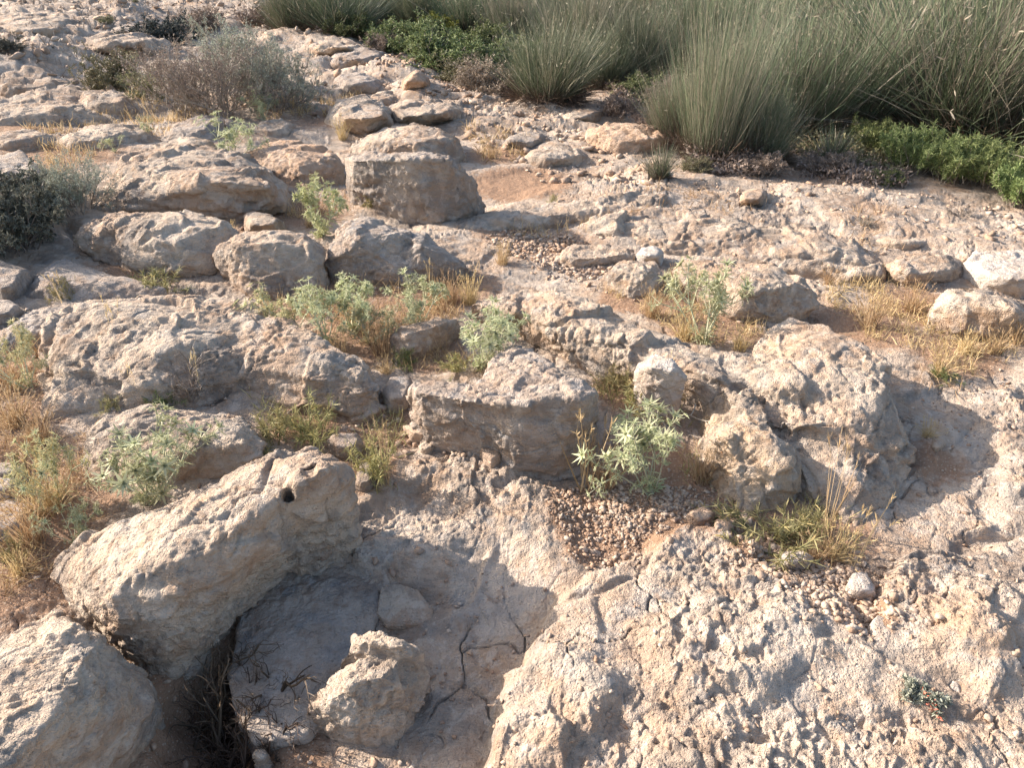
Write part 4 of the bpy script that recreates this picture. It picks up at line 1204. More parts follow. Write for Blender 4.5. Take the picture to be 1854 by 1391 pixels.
put_parts('bluebush', shrub_meshes(85, M_TWIG, M_BUSHB, 20, 62, 4, 5, .06, .024, 5, .012, .25))
put_parts('olive', shrub_meshes(86, M_TWIG, M_BUSHO, 22, 60, 4, 4, .05, .014, 5, .010, .25))
put_parts('greenbush', shrub_meshes(87, M_TWIG, M_BUSHG, 24, 66, 4, 5, .048, .018, 6, .012, .28))
put_parts('yellowbush', shrub_meshes(88, M_TWIG, M_BUSHY, 20, 62, 4, 5, .07, .03, 5, .012, .28))
put_parts('brownbush', shrub_meshes(89, M_TWIGR, M_BROWN, 24, 64, 4, 5, .045, .016, 4, .010, .28))
put_parts('succulent', shrub_meshes(90, M_TWIG, M_SUCC, 70, 26, 3, 6, .11, .017, 10, .010, .50, .55, .03, .6, .62, .42))
put_parts('succulent1', shrub_meshes(91, M_TWIG, M_SUCC, 60, 30, 3, 6, .12, .017, 10, .010, .45, .55, .03, .6, .62, .42))
put_parts('cushion', shrub_meshes(92, M_TWIG, M_GREYG, 16, 86, 3, 5, .20, .075, 5, .016, .5, -.02))
put_parts('olivespray', shrub_meshes(93, M_THISS, M_BUSHO, 20, 50, 4, 3, .06, .014, 4, .008, .20))
# ------------------------------------------------------------------ stuff: rubble, grass sward, ground cover, far rushes
def not_in_rock(X, Y):
    ok = np.ones(len(X), bool)
    for f in FOOT:
        lo, hi = f.min(0), f.max(0)
        m = ok & (X > lo[0]) & (X < hi[0]) & (Y > lo[1]) & (Y < hi[1])
        if m.any():
            sd = poly_sd(X[m], Y[m], f)
            idx = np.where(m)[0]
            ok[idx[sd < -.01]] = False
    return ok

def scatter(polys, n, rs):
    """n points over photo-outlined patches of ground, by area on the ground"""
    out = []
    plans = [plan(p) for p in polys]
    ar = np.array([abs(np.sum(p[:, 0] * np.roll(p[:, 1], -1) - p[:, 1] * np.roll(p[:, 0], -1))) / 2 for p in plans])
    for p, a in zip(plans, ar / ar.sum()):
        m = int(n * a) + 1
        lo, hi = p.min(0), p.max(0)
        got = []
        while sum(map(len, got)) < m:
            q = rs.uniform(lo, hi, (m * 3, 2))
            got.append(q[poly_sd(q[:, 0], q[:, 1], p) < 0])
        out.append(np.concatenate(got)[:m])
    q = np.concatenate(out)
    return q[not_in_rock(q[:, 0], q[:, 1])]

CHIPS = []
def chips():
    r = np.random.RandomState(12)
    for i in range(10):
        bm = bmesh.new()
        p = unit(r.normal(size=(13, 3))) * r.uniform(.7, 1.0, (13, 1)) * np.array((1, r.uniform(.6, 1), r.uniform(.4, .8)))
        vs = [bm.verts.new(q) for q in p]
        e = bmesh.ops.convex_hull(bm, input=vs)
        bmesh.ops.delete(bm, geom=[v for v in bm.verts if not v.link_faces], context='VERTS')
        bm.verts.index_update(); bm.verts.ensure_lookup_table()
        CHIPS.append((np.array([v.co[:] for v in bm.verts]), np.array([[v.index for v in f.verts] for f in bm.faces])))
        bm.free()
chips()
def pebbles(name, label, q, lo, hi, rs, power=2.5, fuzz=.035):
    """loose gravel: angular chips of stone, one object because nobody could count it"""
    if fuzz: q = q + rs.normal(size=q.shape) * fuzz
    q = q[not_in_rock(q[:, 0], q[:, 1])]
    c_ = perlin(np.stack([q[:, 0], q[:, 1], q[:, 0] * 0], 1), .10, 25.0)
    q = q[rs.uniform(size=len(q)) < .35 + .65 * sstep(-.4, .2, c_)]
    zz0 = gz(q[:, 0], q[:, 1])
    Vs, Fs, Ts, off = [], [], [], 0
    kind = rs.randint(0, len(CHIPS), len(q))
    for c, (V0, F0) in enumerate(CHIPS):
        w_ = kind == c
        V, F = chip_set(V0, F0, q[w_], zz0[w_], lo, hi, rs, power)
        Vs.append(V); Fs.append(F + off); off += len(V); Ts.append(np.repeat(rs.uniform(0, 1, int(w_.sum())), len(V0)))
    o = link(name, mesh_np(name, np.concatenate(Vs), np.concatenate(Fs), M_PEB, False, {'tone': np.concatenate(Ts)}))
    tag(o, label, kind='stuff')
    return o

def chip_set(V0, F0, q, z, lo, hi, rs, power):
    n = len(q)
    s = lo + (hi - lo) * rs.uniform(size=n) ** power
    k = len(V0)
    ax = rs.uniform(.5, 1.35, (n, 1, 3))
    V = V0[None] * ax
    a = rs.uniform(0, 2 * PI, n); b = rs.uniform(-.5, .5, n)
    ca, sa, cb, sb = np.cos(a)[:, None], np.sin(a)[:, None], np.cos(b)[:, None], np.sin(b)[:, None]
    x, y, zz = V[..., 0], V[..., 1], V[..., 2]
    y, zz = y * cb - zz * sb, y * sb + zz * cb
    x, y = x * ca - y * sa, x * sa + y * ca
    V = np.stack([x, y, zz], 2) * s[:, None, None]
    V += np.stack([q[:, 0], q[:, 1], z + s * .18], 1)[:, None, :]
    F = (F0[None] + (np.arange(n) * k)[:, None, None]).reshape(-1, 3)
    return V.reshape(-1, 3), F
rs = np.random.RandomState(99)
GP = [[(1010, 890), (1090, 880), (1200, 890), (1330, 900), (1330, 930), (1250, 925), (1180, 955), (1130, 985), (1080, 1020), (1030, 960)]]
pebbles('gravel', 'fine tan gravel filling the pocket below the spiky thistle', scatter(GP, 9500, rs), .0013, .016, rs, 6.0)
GP = [[(1325, 990), (1400, 985), (1480, 1020), (1560, 1030), (1600, 1110), (1570, 1160), (1530, 1150), (1470, 1090), (1390, 1050), (1340, 1020)]]
pebbles('gravel', 'coarser pale gravel in the hollow below the yellow-green spiky plant', scatter(GP, 7000, rs), .0015, .020, rs, 5.0)
GP = [[(890, 430), (960, 440), (1020, 440), (1090, 490), (1080, 520), (1010, 515), (950, 490), (900, 470)], [(1030, 470), (1110, 470), (1110, 520), (1060, 520)]]
pebbles('gravel', 'reddish gravel between the wedge-shaped boulder and the knobbly tan rock', scatter(GP, 3600, rs), .003, .026, rs, 3.5)
GP = [[(860, 240), (1000, 250), (1130, 290), (1230, 330), (1200, 370), (1100, 375), (960, 330), (860, 280)], [(700, 130), (860, 180), (1060, 200), (1040, 240), (860, 230), (680, 190), (600, 130)]]
pebbles('gravel', 'scattered reddish rubble on the open slope below the rushes', scatter(GP, 3000, rs), .006, .06, rs, 6.0)
GP = [[(1240, 340), (1400, 350), (1640, 350), (1854, 390), (1900, 470), (1640, 460), (1400, 400), (1250, 380)]]
pebbles('gravel', 'scattered stones on the bare slope in front of the green succulents', scatter(GP, 800, rs), .004, .04, rs, 7.0)
GP = [[(640, 720), (740, 740), (860, 790), (900, 850), (830, 850), (740, 850), (660, 880), (620, 800)]]
pebbles('gravel', 'small stones on reddish soil in the shade below the thick grey boulder', scatter(GP, 240, rs), .004, .022, rs, 2.0)
GP = [[(900, 1150), (1300, 1040), (1854, 1000), (1854, 1391), (880, 1391)], [(640, 1000), (1000, 1000), (900, 1391), (450, 1391)], [(1640, 740), (1854, 660), (1854, 980), (1640, 940)]]
pebbles('gravel', 'loose grit and crumbs lying on the bare foreground bedrock', scatter(GP, 3000, rs), .0015, .014, rs, 5.0)
GP = [[(-60, 60), (500, 40), (640, 140), (600, 250), (200, 280), (-60, 280)]]
pebbles('gravel', 'loose stones strewn over the upper left plateau', scatter(GP, 1800, rs), .010, .08, rs, 5.0)
GP = [[(0, 880), (200, 900), (110, 1080), (0, 1120)], [(40, 640), (100, 780), (0, 820), (0, 650)]]
pebbles('gravel', 'crumbs of stone in the yellow grass along the left edge', scatter(GP, 300, rs), .003, .012, rs)

qs = []
for f in FOOT:                                                # flakes fallen at the foot of each rock
    c_ = f.mean(0)
    if np.hypot(*c_) > 7: continue
    e_ = np.roll(f, -1, 0) - f
    ln = np.hypot(e_[:, 0], e_[:, 1])
    for i in range(len(f)):
        k_ = rs.poisson(ln[i] * 26)
        t_ = rs.uniform(size=(k_, 1))
        pt = f[i] + e_[i] * t_
        qs.append(pt + unit(pt - c_) * np.abs(rs.normal(0, .05, (k_, 1))))
qs = np.concatenate(qs)
pebbles('gravel', 'flakes and crumbs of stone fallen along the foot of the rocks', qs[not_in_rock(qs[:, 0], qs[:, 1])], .0025, .026, rs, 4.0, 0)

def sward(name, label, polys, n, h, mat, rs, width=.0035, spread=50, dr=.5, kind='stuff', lay=0.0):
    q = scatter(polys, n, rs)
    # grass grows in clumps
    c = perlin(np.stack([q[:, 0], q[:, 1], q[:, 0] * 0], 1), .13, 5.0)
    q = q[rs.uniform(size=len(q)) < sstep(-.35, .35, c)]
    P0 = np.stack([q[:, 0], q[:, 1], gz(q[:, 0], q[:, 1]) - .004], 1)
    m = len(P0)
    D = cone_dirs(m, rs, 2, spread)
    flat = rs.uniform(size=m) < lay
    D[flat] = unit(D[flat] * np.array((1, 1, .12)) + rs.normal(size=(flat.sum(), 3)) * np.array((.4, .4, 0)))
    L = h * rs.uniform(.35, 1.15, m)
    P = curve(P0, D, L, rs.uniform(0, dr, m), 5, rs, .04)
    P[:, :, 2] = np.maximum(P[:, :, 2], P0[:, 2][:, None] + .003)
    dist = np.hypot(P0[:, 0], P0[:, 1])[:, None]
    s = Strips()
    s.add(P, np.array([.9, 1, .8, .6, .12]) * width * np.maximum(.75, dist / 3.2) * rs.uniform(.6, 1.3, (m, 1)), rs.uniform(0, 1, m), rs)
    return tag(link(name, s.mesh(name, mat)), label, kind=kind)
LEFTG = [[(0, 800), (170, 800), (200, 870), (160, 960), (100, 1060), (60, 1090), (0, 1110), (-80, 1100), (-80, 800)], [(-80, 660), (60, 650), (100, 690), (60, 760), (100, 790), (0, 810), (-80, 800)]]
sward('dry_grass', 'yellow dry grass along the left edge above the long tilted boulder', LEFTG, 8000, .11, M_STRAW, rs, .0026, 62, .6, lay=.35)
MIDG = [[(470, 530), (600, 520), (700, 510), (820, 500), (870, 500), (850, 550), (840, 600), (870, 680), (780, 690), (700, 690), (640, 640), (560, 610), (500, 570)]]
sward('dry_grass', 'dry yellow grass round the cluster of thistles in the middle', MIDG, 6500, .105, M_STRAW, rs, .0028, 45, lay=.25)
RG = [[(1080, 540), (1220, 520), (1240, 560), (1350, 590), (1390, 600), (1340, 650), (1290, 640), (1200, 610), (1130, 570)], [(1490, 520), (1600, 490), (1660, 520), (1690, 580), (1720, 620), (1854, 620), (1854, 660), (1740, 690), (1640, 640), (1560, 620), (1500, 570)]]
sward('dry_grass', 'tan dry grass round the oblong and the rounded boulders on the right', RG, 5000, .085, M_STRAW, rs, .0028, 48, lay=.3)
FG = [[(130, 280), (260, 240), (420, 250), (430, 290), (240, 290), (170, 360), (130, 380), (60, 300)], [(420, 440), (440, 400), (640, 400), (600, 440), (560, 430)], [(230, 510), (320, 490), (420, 510), (380, 540), (240, 540)], [(840, 260), (960, 270), (970, 310), (870, 310)], [(580, 210), (660, 200), (650, 270), (590, 250)], [(430, 200), (560, 210), (580, 250), (480, 250)], [(900, 420), (1080, 420), (1100, 440), (930, 450)]]
sward('dry_grass', 'sparse dry grass between the rocks of the left and upper middle ground', FG, 7000, .11, M_STRAW, rs, .0028, 42, lay=.2)
PG = [[(620, 760), (720, 740), (740, 800), (720, 880), (660, 900), (630, 850)], [(1060, 690), (1150, 680), (1260, 730), (1260, 780), (1110, 770)], [(440, 720), (600, 720), (640, 790), (560, 820), (480, 790)], [(1440, 880), (1530, 850), (1560, 900), (1550, 1020), (1450, 1010)], [(1230, 820), (1290, 840), (1310, 890), (1240, 900)]]
sward('dry_grass', 'thin greenish grass in the shaded pockets between the foreground boulders', PG, 2400, .085, M_SPIKE, rs, .003, 55)
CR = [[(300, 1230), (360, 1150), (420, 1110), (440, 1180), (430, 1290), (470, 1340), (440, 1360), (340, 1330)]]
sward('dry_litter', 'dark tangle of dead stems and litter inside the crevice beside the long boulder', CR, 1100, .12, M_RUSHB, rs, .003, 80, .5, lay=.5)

TR = [[(640, 920), (900, 900), (1030, 1000), (900, 1200), (860, 1380), (480, 1380), (640, 1150)], [(700, 840), (1000, 870), (1040, 1000), (760, 930)]]
sward('dry_litter', 'scraps of straw and broken stems on the shaded floor of the hollow', TR, 70, .07, M_RUSHD, rs, .002, 88, .1, lay=1.0)
PLT = [[(-60, 40), (420, 10), (560, 60), (300, 130), (200, 220), (-60, 250)], [(250, 190), (640, 190), (620, 250), (430, 250), (200, 280)], [(540, 70), (720, 80), (700, 120), (580, 110)]]
sward('dry_grass', 'sparse withered grass over the upper left plateau', PLT, 4200, .13, M_TWIG, rs, .0035, 60, .5, lay=.2)
XG = [[(960, 410), (1100, 380), (1250, 375), (1400, 400), (1300, 415), (1080, 430)], [(1240, 460), (1460, 470), (1600, 500), (1480, 505), (1300, 465)], [(1540, 390), (1620, 390), (1640, 470), (1500, 480)], [(1640, 660), (1760, 670), (1740, 720), (1650, 710)], [(430, 385), (520, 400), (640, 380), (700, 390), (600, 430), (440, 430)], [(560, 330), (640, 330), (640, 400), (570, 400)]]
sward('dry_grass', 'thin pale wisps of grass in cracks across the right middle ground', XG, 2600, .09, M_STRAW, rs, .0028, 50, lay=.3)
def cover(name, label, polys, n, h, mat, rs, leaf=.03, lw=.014):
    q = scatter(polys, n, rs)
    c = perlin(np.stack([q[:, 0], q[:, 1], q[:, 0] * 0], 1), .55, 8.0)
    q = q[rs.uniform(size=len(q)) < sstep(-.30, .25, c)]
    c = perlin(np.stack([q[:, 0], q[:, 1], q[:, 0] * 0], 1), .35, 18.0)
    m = len(q)
    z = gz(q[:, 0], q[:, 1]) + rs.uniform(0, 1, m) * h * (.5 + np.clip(c + .4, 0, 1.2))
    s = Strips()
    D = unit(rs.normal(size=(m, 3)) + np.array((0, 0, .5)))
    s.add(curve(np.stack([q[:, 0], q[:, 1], z], 1), D, leaf * rs.uniform(.6, 1.4, m), .1, 3, rs), np.array([.5, 1, .2]) * lw, rs.uniform(0, 1, m), rs)
    return tag(link(name, s.mesh(name, mat)), label, kind='stuff')
cover('ground_cover', 'low green creeping plants under and between the rushes', [[(1090, 130), (1220, 130), (1230, 190), (1200, 215), (1100, 190)], [(1370, 250), (1560, 250), (1640, 260), (1640, 330), (1500, 315), (1400, 300)], [(640, 50), (860, 60), (930, 120), (930, 180), (860, 170), (780, 120), (660, 100)]], 34000, .10, M_BUSHO, rs, .035, .016)
cover('ground_cover', 'reddish brown mat of low plants at the foot of the rushes', [[(1340, 280), (1420, 290), (1500, 300), (1640, 320), (1640, 345), (1480, 325), (1380, 330), (1330, 320)], [(1090, 170), (1200, 180), (1230, 220), (1200, 260), (1120, 210)], [(830, 130), (920, 130), (920, 200), (860, 190)], [(1230, 290), (1400, 300), (1560, 325), (1640, 335), (1640, 350), (1460, 345), (1300, 335), (1240, 320)], [(1700, 330), (1854, 350), (1854, 365), (1720, 345)]], 24000, .08, M_BROWN, rs, .03, .012)

cover('ground_cover', 'low brownish scrub speckling the upper left plateau', [[(-60, 10), (440, 5), (560, 40), (420, 60), (180, 90), (-60, 70)], [(160, 110), (300, 90), (330, 190), (240, 230), (140, 190)]], 9000, .10, M_BROWN, rs, .04, .014)
def far_rushes():
    rs = np.random.RandomState(5)
    polys = [plan([(480, 12), (700, 26), (900, 40), (1250, 60), (1854, 120), (2200, 140), (2600, -20), (480, -40)], .0)]
    # clumps, then blades in each clump
    p = polys[0]
    lo, hi = p.min(0), np.minimum(p.max(0), (30, 34))
    q = rs.uniform(lo, hi, (900, 2)); q = q[poly_sd(q[:, 0], q[:, 1], p) < 0][:330]
    m = 120
    base = np.repeat(q, m, 0)
    n = len(base)
    off = disc(n, rs, .28)
    hgt = np.repeat(rs.uniform(.7, 1.35, len(q)), m)
    P0 = np.stack([base[:, 0] + off[:, 0], base[:, 1] + off[:, 1], base_h(base[:, 0], base[:, 1])], 1)
    D = unit(cone_dirs(n, rs, 2, 48, .8) + off * 1.0)
    P = curve(P0, D, hgt * rs.uniform(.6, 1.05, n), rs.uniform(0, .15, n), 4, rs, .012)
    g = Strips(); d = Strips()
    sel = rs.uniform(size=n) < .62
    for S_, k in ((g, sel), (d, ~sel)):
        S_.add(P[k], np.array([1, 1, .8, .2]) * .010, rs.uniform(0, 1, k.sum()), rs)
    e = empty('rush_thicket', (0, 12, 0))
    tag(e, 'far grey-green mass of rushes filling the background behind the nearer tussocks', kind='stuff')
    for nm, S_, mt in (('green_stems', g, M_RUSH), ('straw_stems', d, M_RUSHD)):
        o = link(nm, S_.mesh(nm, mt), e); o.location = (0, -12, 0)
far_rushes()
print('stuff', round(time.time() - T0, 1))

# ------------------------------------------------------------------ rushes, one tussock at a time
G_R = 'rush tussocks along the back of the slope'
RUSH = [
    ('rush0', 990, 192, 150, 1.0, 'rounded greyish rush tussock behind the humped orange rock, brown shade at its right'),
    ('rushfine', 1290, 292, 290, .62, 'tall upright sandy-green rush, straw stems reaching the top edge, right of the humped orange rock'),
    ('rushsmall', 1192, 342, 78, 1.0, 'small isolated rush tussock on bare slope left of the tall sandy rush'),
    ('rush1', 1150, 140, 130, 1.0, 'dense green rush tussock behind the creeping green plants, right of the rounded greyish rush'),
    ('rushpale', 1425, 230, 215, 1.0, 'blue-green rush with a dark hollow at its foot, just right of the tall sandy rush'),
    ('rushpale', 1540, 225, 220, 1.0, 'rush with leaning straw stems above the pointed pale rosette'),
    ('rushspray', 1790, 250, 330, 1.0, 'huge dark sprawling rush bursting outward at the right edge'),
    ('rush2', 1660, 190, 260, 1.0, 'big green rush with pale crossing stems left of the huge sprawling rush'),
    ('rush2', 1870, 180, 330, 1.0, 'rush at the far right edge behind the huge sprawling rush'),
    ('rush0', 1330, 130, 170, 1.0, 'green rush showing behind the tall sandy rush'),
    ('rush3', 1050, 120, 150, 1.0, 'straw-streaked rush behind the rounded greyish rush'),
    ('rush1', 1240, 120, 150, 1.0, 'middle-distance rush between the dense green tussock and the tall sandy rush'),
    ('rush0', 1470, 120, 190, 1.0, 'middle-distance rush behind the blue-green rush'),
    ('rush1', 1580, 120, 200, 1.0, 'middle-distance rush behind the leaning straw stems'),
    ('rush3', 930, 85, 110, 1.0, 'pale feathery rush with tall straw stems above the green bushes'),
    ('rush0', 850, 60, 114, 1.1, 'soft grey rush behind the yellow-topped bush'),
    ('rush1', 760, 48, 94, 1.1, 'grey-green rush in the top middle behind the dark green bush'),
    ('rush2', 620, 62, 114, 1.2, 'broad soft grey-green rush left of the dark green bush'),
    ('rush0', 545, 55, 101, 1.1, 'leftmost grey-green rush, dark at its base, behind the twiggy shrub'),
    ('rush1', 690, 40, 87, 1.2, 'rush at the top edge behind the broad soft grey-green rush'),
    ('rush3', 1225, 262, 130, 1.0, 'short straw-tinged rush at the left foot of the tall sandy rush'),
    ('rush1', 1372, 288, 130, .9, 'short dark rush at the right foot of the tall sandy rush'),
    ('rush2', 1090, 150, 90, 1.0, 'low dark rush between the rounded greyish rush and the dense green tussock'),
    ('rush1', 1130, 70, 110, 1.0, 'rush at the top edge behind the dense green tussock'),
    ('rush3', 1010, 60, 100, 1.0, 'rush with thin straw stems at the top edge behind the straw-streaked rush'),
]
for key, x, y, h, wd, lab in RUSH:
    plant('rush_tussock', key, lab, 'rush', x, y, h, G_R, wd)
plant('rush_rosette', 'rushsmall', 'pointed pale rosette of stiff blades left of the green succulents', 'rush', 1505, 290, 58, None, 1.2)

# ------------------------------------------------------------------ bushes
B = [
    ('succulent1', 1580, 278, 52, 1.0, 'first green succulent bush, leftmost and browner, under the huge sprawling rush', 'green succulent bushes at the right edge'),
    ('succulent', 1650, 314, 72, 1.0, 'bright upright green succulent bush, middle of the row', 'green succulent bushes at the right edge'),
    ('succulent1', 1720, 328, 72, 1.0, 'green succulent bush right of the bright upright one', 'green succulent bushes at the right edge'),
    ('succulent', 1795, 340, 72, 1.0, 'darker green succulent bush under dead rush stems', 'green succulent bushes at the right edge'),
    ('succulent1', 1855, 368, 64, 1.0, 'green succulent bush cut by the right edge', 'green succulent bushes at the right edge'),
    ('greenbush', 1600, 335, 26, 1.3, 'low green mat at the foot of the leftmost succulent', None),
    ('greenbush', 640, 70, 45, 1.3, 'dark green bush left of the reddish shrub, top middle', None),
    ('brownbush', 690, 96, 34, 1.2, 'rounded reddish brown shrub at the top middle', None),
    ('greenbush', 735, 92, 52, 1.3, 'green bush right of the reddish brown shrub', None),
    ('yellowbush', 800, 66, 37, 1.3, 'bright yellow-green bush below the soft grey rush', None),
    ('greenbush', 815, 126, 62, 1.3, 'green bush above the rubbly path, left of the greyish rush', None),
    ('greenbush', 880, 105, 56, 1.2, 'mossy green bush beside the pale feathery rush', None),
    ('brownbush', 885, 170, 57, 1.1, 'brown-tinged low bush left of the rounded greyish rush', None),
    ('greenbush', 930, 130, 50, 1.4, 'dull green bush close behind the rounded greyish rush, left side', None),
    ('greenbush', 770, 78, 40, 1.3, 'low green bush left of the bright yellow-green one', None),
    ('olive', 850, 150, 48, 1.4, 'olive bush on the edge of the path under the mossy green bush', None),
    ('greenbush', 1165, 175, 34, 1.6, 'patch-like green bush in the gap between the rounded and the tall rushes', None),
    ('brownbush', 1215, 190, 44, 1.2, 'brown bush at the left foot of the tall sandy rush', None),
    ('olive', 1260, 320, 34, 1.5, 'straw-olive low bush under the front of the tall sandy rush', None),
    ('brownbush', 1110, 215, 40, 1.2, 'reddish brown shrub behind the humped orange rock', None),
    ('brownbush', 1375, 320, 40, 1.3, 'reddish brown low bush at the foot of the blue-green rush', None),
    ('brownbush', 1500, 312, 34, 1.4, 'brown litter-like bush below the pointed pale rosette', None),
    ('twiggy0', 385, 198, 125, .85, 'large bare twiggy shrub with rusty lower branches, upper left', None),
    ('twiggy1', 505, 198, 115, .8, 'greyer twiggy shrub adjoining the rusty one on its right', None),
    ('twiggy1', 440, 150, 105, .8, 'taller grey twigs behind the rusty twiggy shrub', None),
    ('olivespray', 270, 185, 60, 1.1, 'thin olive sprays left of the rusty twiggy shrub', None),
    ('olive', 212, 164, 66, 1.0, 'small olive shrub on the plateau left of the twiggy shrub', None),
    ('bluebush', 300, 76, 40, 1.1, 'dark blue-grey shrub on the plateau, top left', None),
    ('brownbush', 370, 52, 36, 1.3, 'brown shrub right of the blue-grey shrub near the top edge', None),
    ('brownbush', 480, 44, 34, 1.3, 'brown far shrub below the leftmost rush', None),
    ('olive', 200, 62, 34, 1.5, 'low brownish shrub left of the blue-grey shrub', None),
    ('olive', 250, 26, 28, 1.4, 'far olive shrub near the top edge above the blue-grey shrub', None),
    ('bluebush', 45, 14, 22, 1.4, 'far grey-green shrub at the top left corner', None),
    ('darkbush', 20, 130, 62, 1.5, 'dark shadowy bush at the left edge of the plateau', None),
    ('darkbush', 105, 120, 36, 1.0, 'low dark sprig right of the dark shadowy bush', None),
    ('darkbush', 10, 455, 115, .85, 'large dark leafy bush at the left edge, middle height', None),
    ('darkbush', -10, 400, 85, 1.0, 'grey-leaved bush behind the large dark leafy bush', None),
    ('twiggy1', 130, 375, 90, .8, 'brown twiggy bush between the dark leafy bush and the long low slab', None),
    ('drytwig', 1735, 402, 36, 1.7, 'small dry rounded shrub on the open slope at right', None),
    ('drytwig', 1560, 425, 40, 1.1, 'little dry straw-coloured shrub left of the rounded dry one', None),
    ('brownbush', 1180, 232, 26, 1.2, 'brown tuft between the reddish shrub and the tall sandy rush', None),
    ('cushion', 1660, 1280, 36, 1.0, 'small grey-green cushion plant with red leaves on the foreground bedrock', None),
]
for key, x, y, h, wd, lab, grp in B:
    e = plant('bush' if key not in ('cushion',) else 'cushion_plant', key, lab, 'bush' if key != 'cushion' else 'plant', x, y, h, grp, wd)
    if key == 'cushion':
        s = Strips(); r2 = np.random.RandomState(3)
        n = 34
        P0 = np.stack([r2.normal(0, .12, n) - .10, r2.normal(-.9, .5, n), r2.uniform(.5, 1.0, n)], 1)
        s.add(curve(P0, unit(r2.normal(size=(n, 3)) + np.array((0, 0, .6))), r2.uniform(.12, .22, n), .1, 3, r2), np.array([.5, 1, .3]) * .09, r2.uniform(0, 1, n), r2)
        e.rotation_euler = (0, 0, 0)
        link('red_leaves', s.mesh('red_leaves', M_RED), e)

# ------------------------------------------------------------------ thistles
G_T = 'spiny green thistles among the rocks'
TH = [
    ('eryngonear', 1178, 893, 138, .85, 'bright spiky green thistle in the gravel pocket right of the thick grey boulder'),
    ('eryngonear', 268, 912, 135, 1.0, 'large pale thistle sprawling in front of the rough flat-topped slab, lower left'),
    ('eryngo1', 110, 905, 112, .65, 'thistle full of round heads left of the large pale thistle'),
    ('eryngo0', 135, 985, 60, .9, 'small low thistle above the left end of the long tilted boulder'),
    ('eryngo1', 50, 700, 110, .7, 'thistle at the left edge beside the broad pink-grey slab'),
    ('eryngonear', 868, 672, 108, 1.0, 'bushy bright thistle between the smooth pale stone and the thick grey boulder'),
    ('eryngo2', 915, 612, 42, 1.0, 'small pale thistle just behind the bushy bright one'),
    ('eryngo1', 530, 606, 80, .95, 'leftmost thistle of the middle cluster, near the broad pink-grey slab'),
    ('eryngo0', 590, 625, 105, .95, 'thistle in front within the middle cluster'),
    ('eryngo2', 640, 596, 100, .95, 'tallest thistle of the middle cluster, before the wedge-shaped boulder'),
    ('eryngo1', 668, 620, 70, .95, 'low right-hand thistle of the middle cluster'),
    ('eryngo2', 755, 590, 100, .95, 'dull grey-green thistle in dry grass right of the middle cluster'),
    ('eryngonear', 1272, 625, 140, .75, 'upright grey-green thistle in front of the oblong boulder'),
    ('eryngo3', 1235, 540, 60, .8, 'yellowish small thistle at the left end of the oblong boulder'),
    ('eryngoy', 582, 432, 108, .8, 'yellow-green thistle on a tall stem between the reddish-faced rock and the square block'),
    ('eryngo0', 418, 290, 75, 1.1, 'thistle with yellow base on the back of the long low slab'),
    ('eryngo2', 472, 212, 54, 1.1, 'bushy green thistle at the foot of the grey twiggy shrub'),
    ('eryngo3', 270, 245, 34, 1.0, 'faint grey thistle on the plateau left of the smooth rock ridge'),
    ('eryngo0', 210, 276, 30, 1.1, 'small green thistle at the left end of the long low slab'),
    ('eryngo3', 245, 115, 22, 1.0, 'pale green thistle top above the small olive shrub'),
]
for key, x, y, h, wd, lab in TH:
    plant('thistle', key, lab, 'thistle', x, y, h, G_T, wd)

# ------------------------------------------------------------------ spiky low plants
SPK = [
    ('spiky0', 1385, 990, 70, 1.3, 'yellow-green spiky plant on gravel below the lichen-spotted boulder'),
    ('spiky1', 1440, 975, 56, 1.0, 'second spiky plant, right of the yellow-green one, mixed with dry stems'),
    ('spiky2', 505, 800, 66, .9, 'dull spiky plant between the broad pink-grey slab and the flat-topped slab'),
    ('spiky0', 575, 790, 70, .9, 'spiky plant under the right end of the broad pink-grey slab'),
    ('spiky1', 680, 860, 80, .7, 'shaded spiky plant in the gap right of the long tilted boulder'),
    ('spikygreen', 300, 740, 36, 1.2, 'small dark green plant at the front of the broad pink-grey slab'),
    ('spiky1', 200, 752, 34, 1.2, 'small spiky plant left of the small dark green plant'),
    ('spiky2', 40, 850, 36, .8, 'greenish spiky plant in the yellow grass at the left edge'),
    ('spiky0', 30, 1010, 40, .8, 'low spiky plant in yellow grass left of the long tilted boulder'),
    ('spiky2', 1150, 740, 55, .9, 'spiky plant in the shaded pocket below the white knob'),
    ('spiky1', 1105, 700, 46, .9, 'small spiky plant beside the pitted ridge, right of the thick grey boulder'),
    ('spiky2', 830, 672, 36, 1.2, 'low yellowish plant left of the bushy bright thistle'),
    ('spiky0', 678, 380, 50, .9, 'small spiky plant against the big square block'),
    ('spiky1', 1000, 378, 30, 1.0, 'small yellow-green plant at the edge of the block\'s long shadow'),
    ('spikygreen', 730, 660, 30, 1.0, 'small green plant below the smooth pale stone'),
    ('spiky2', 290, 520, 38, 1.6, 'brownish spiky plant in shade behind the broad pink-grey slab'),
    ('spiky1', 130, 545, 50, .8, 'thin spiky plant behind the left end of the broad pink-grey slab'),
    ('spikygreen', 1710, 690, 24, 1.4, 'grey-green low plant on bare rock right of the massive outcrop'),
    ('spikygreen', 1480, 362, 14, 1.6, 'tiny green tuft in front of the brown bush on the right'),
]
for key, x, y, h, wd, lab in SPK:
    plant('spiky_plant', key, lab, 'plant', x, y, h * .85, 'low spiny plants between the rocks', wd * .85)

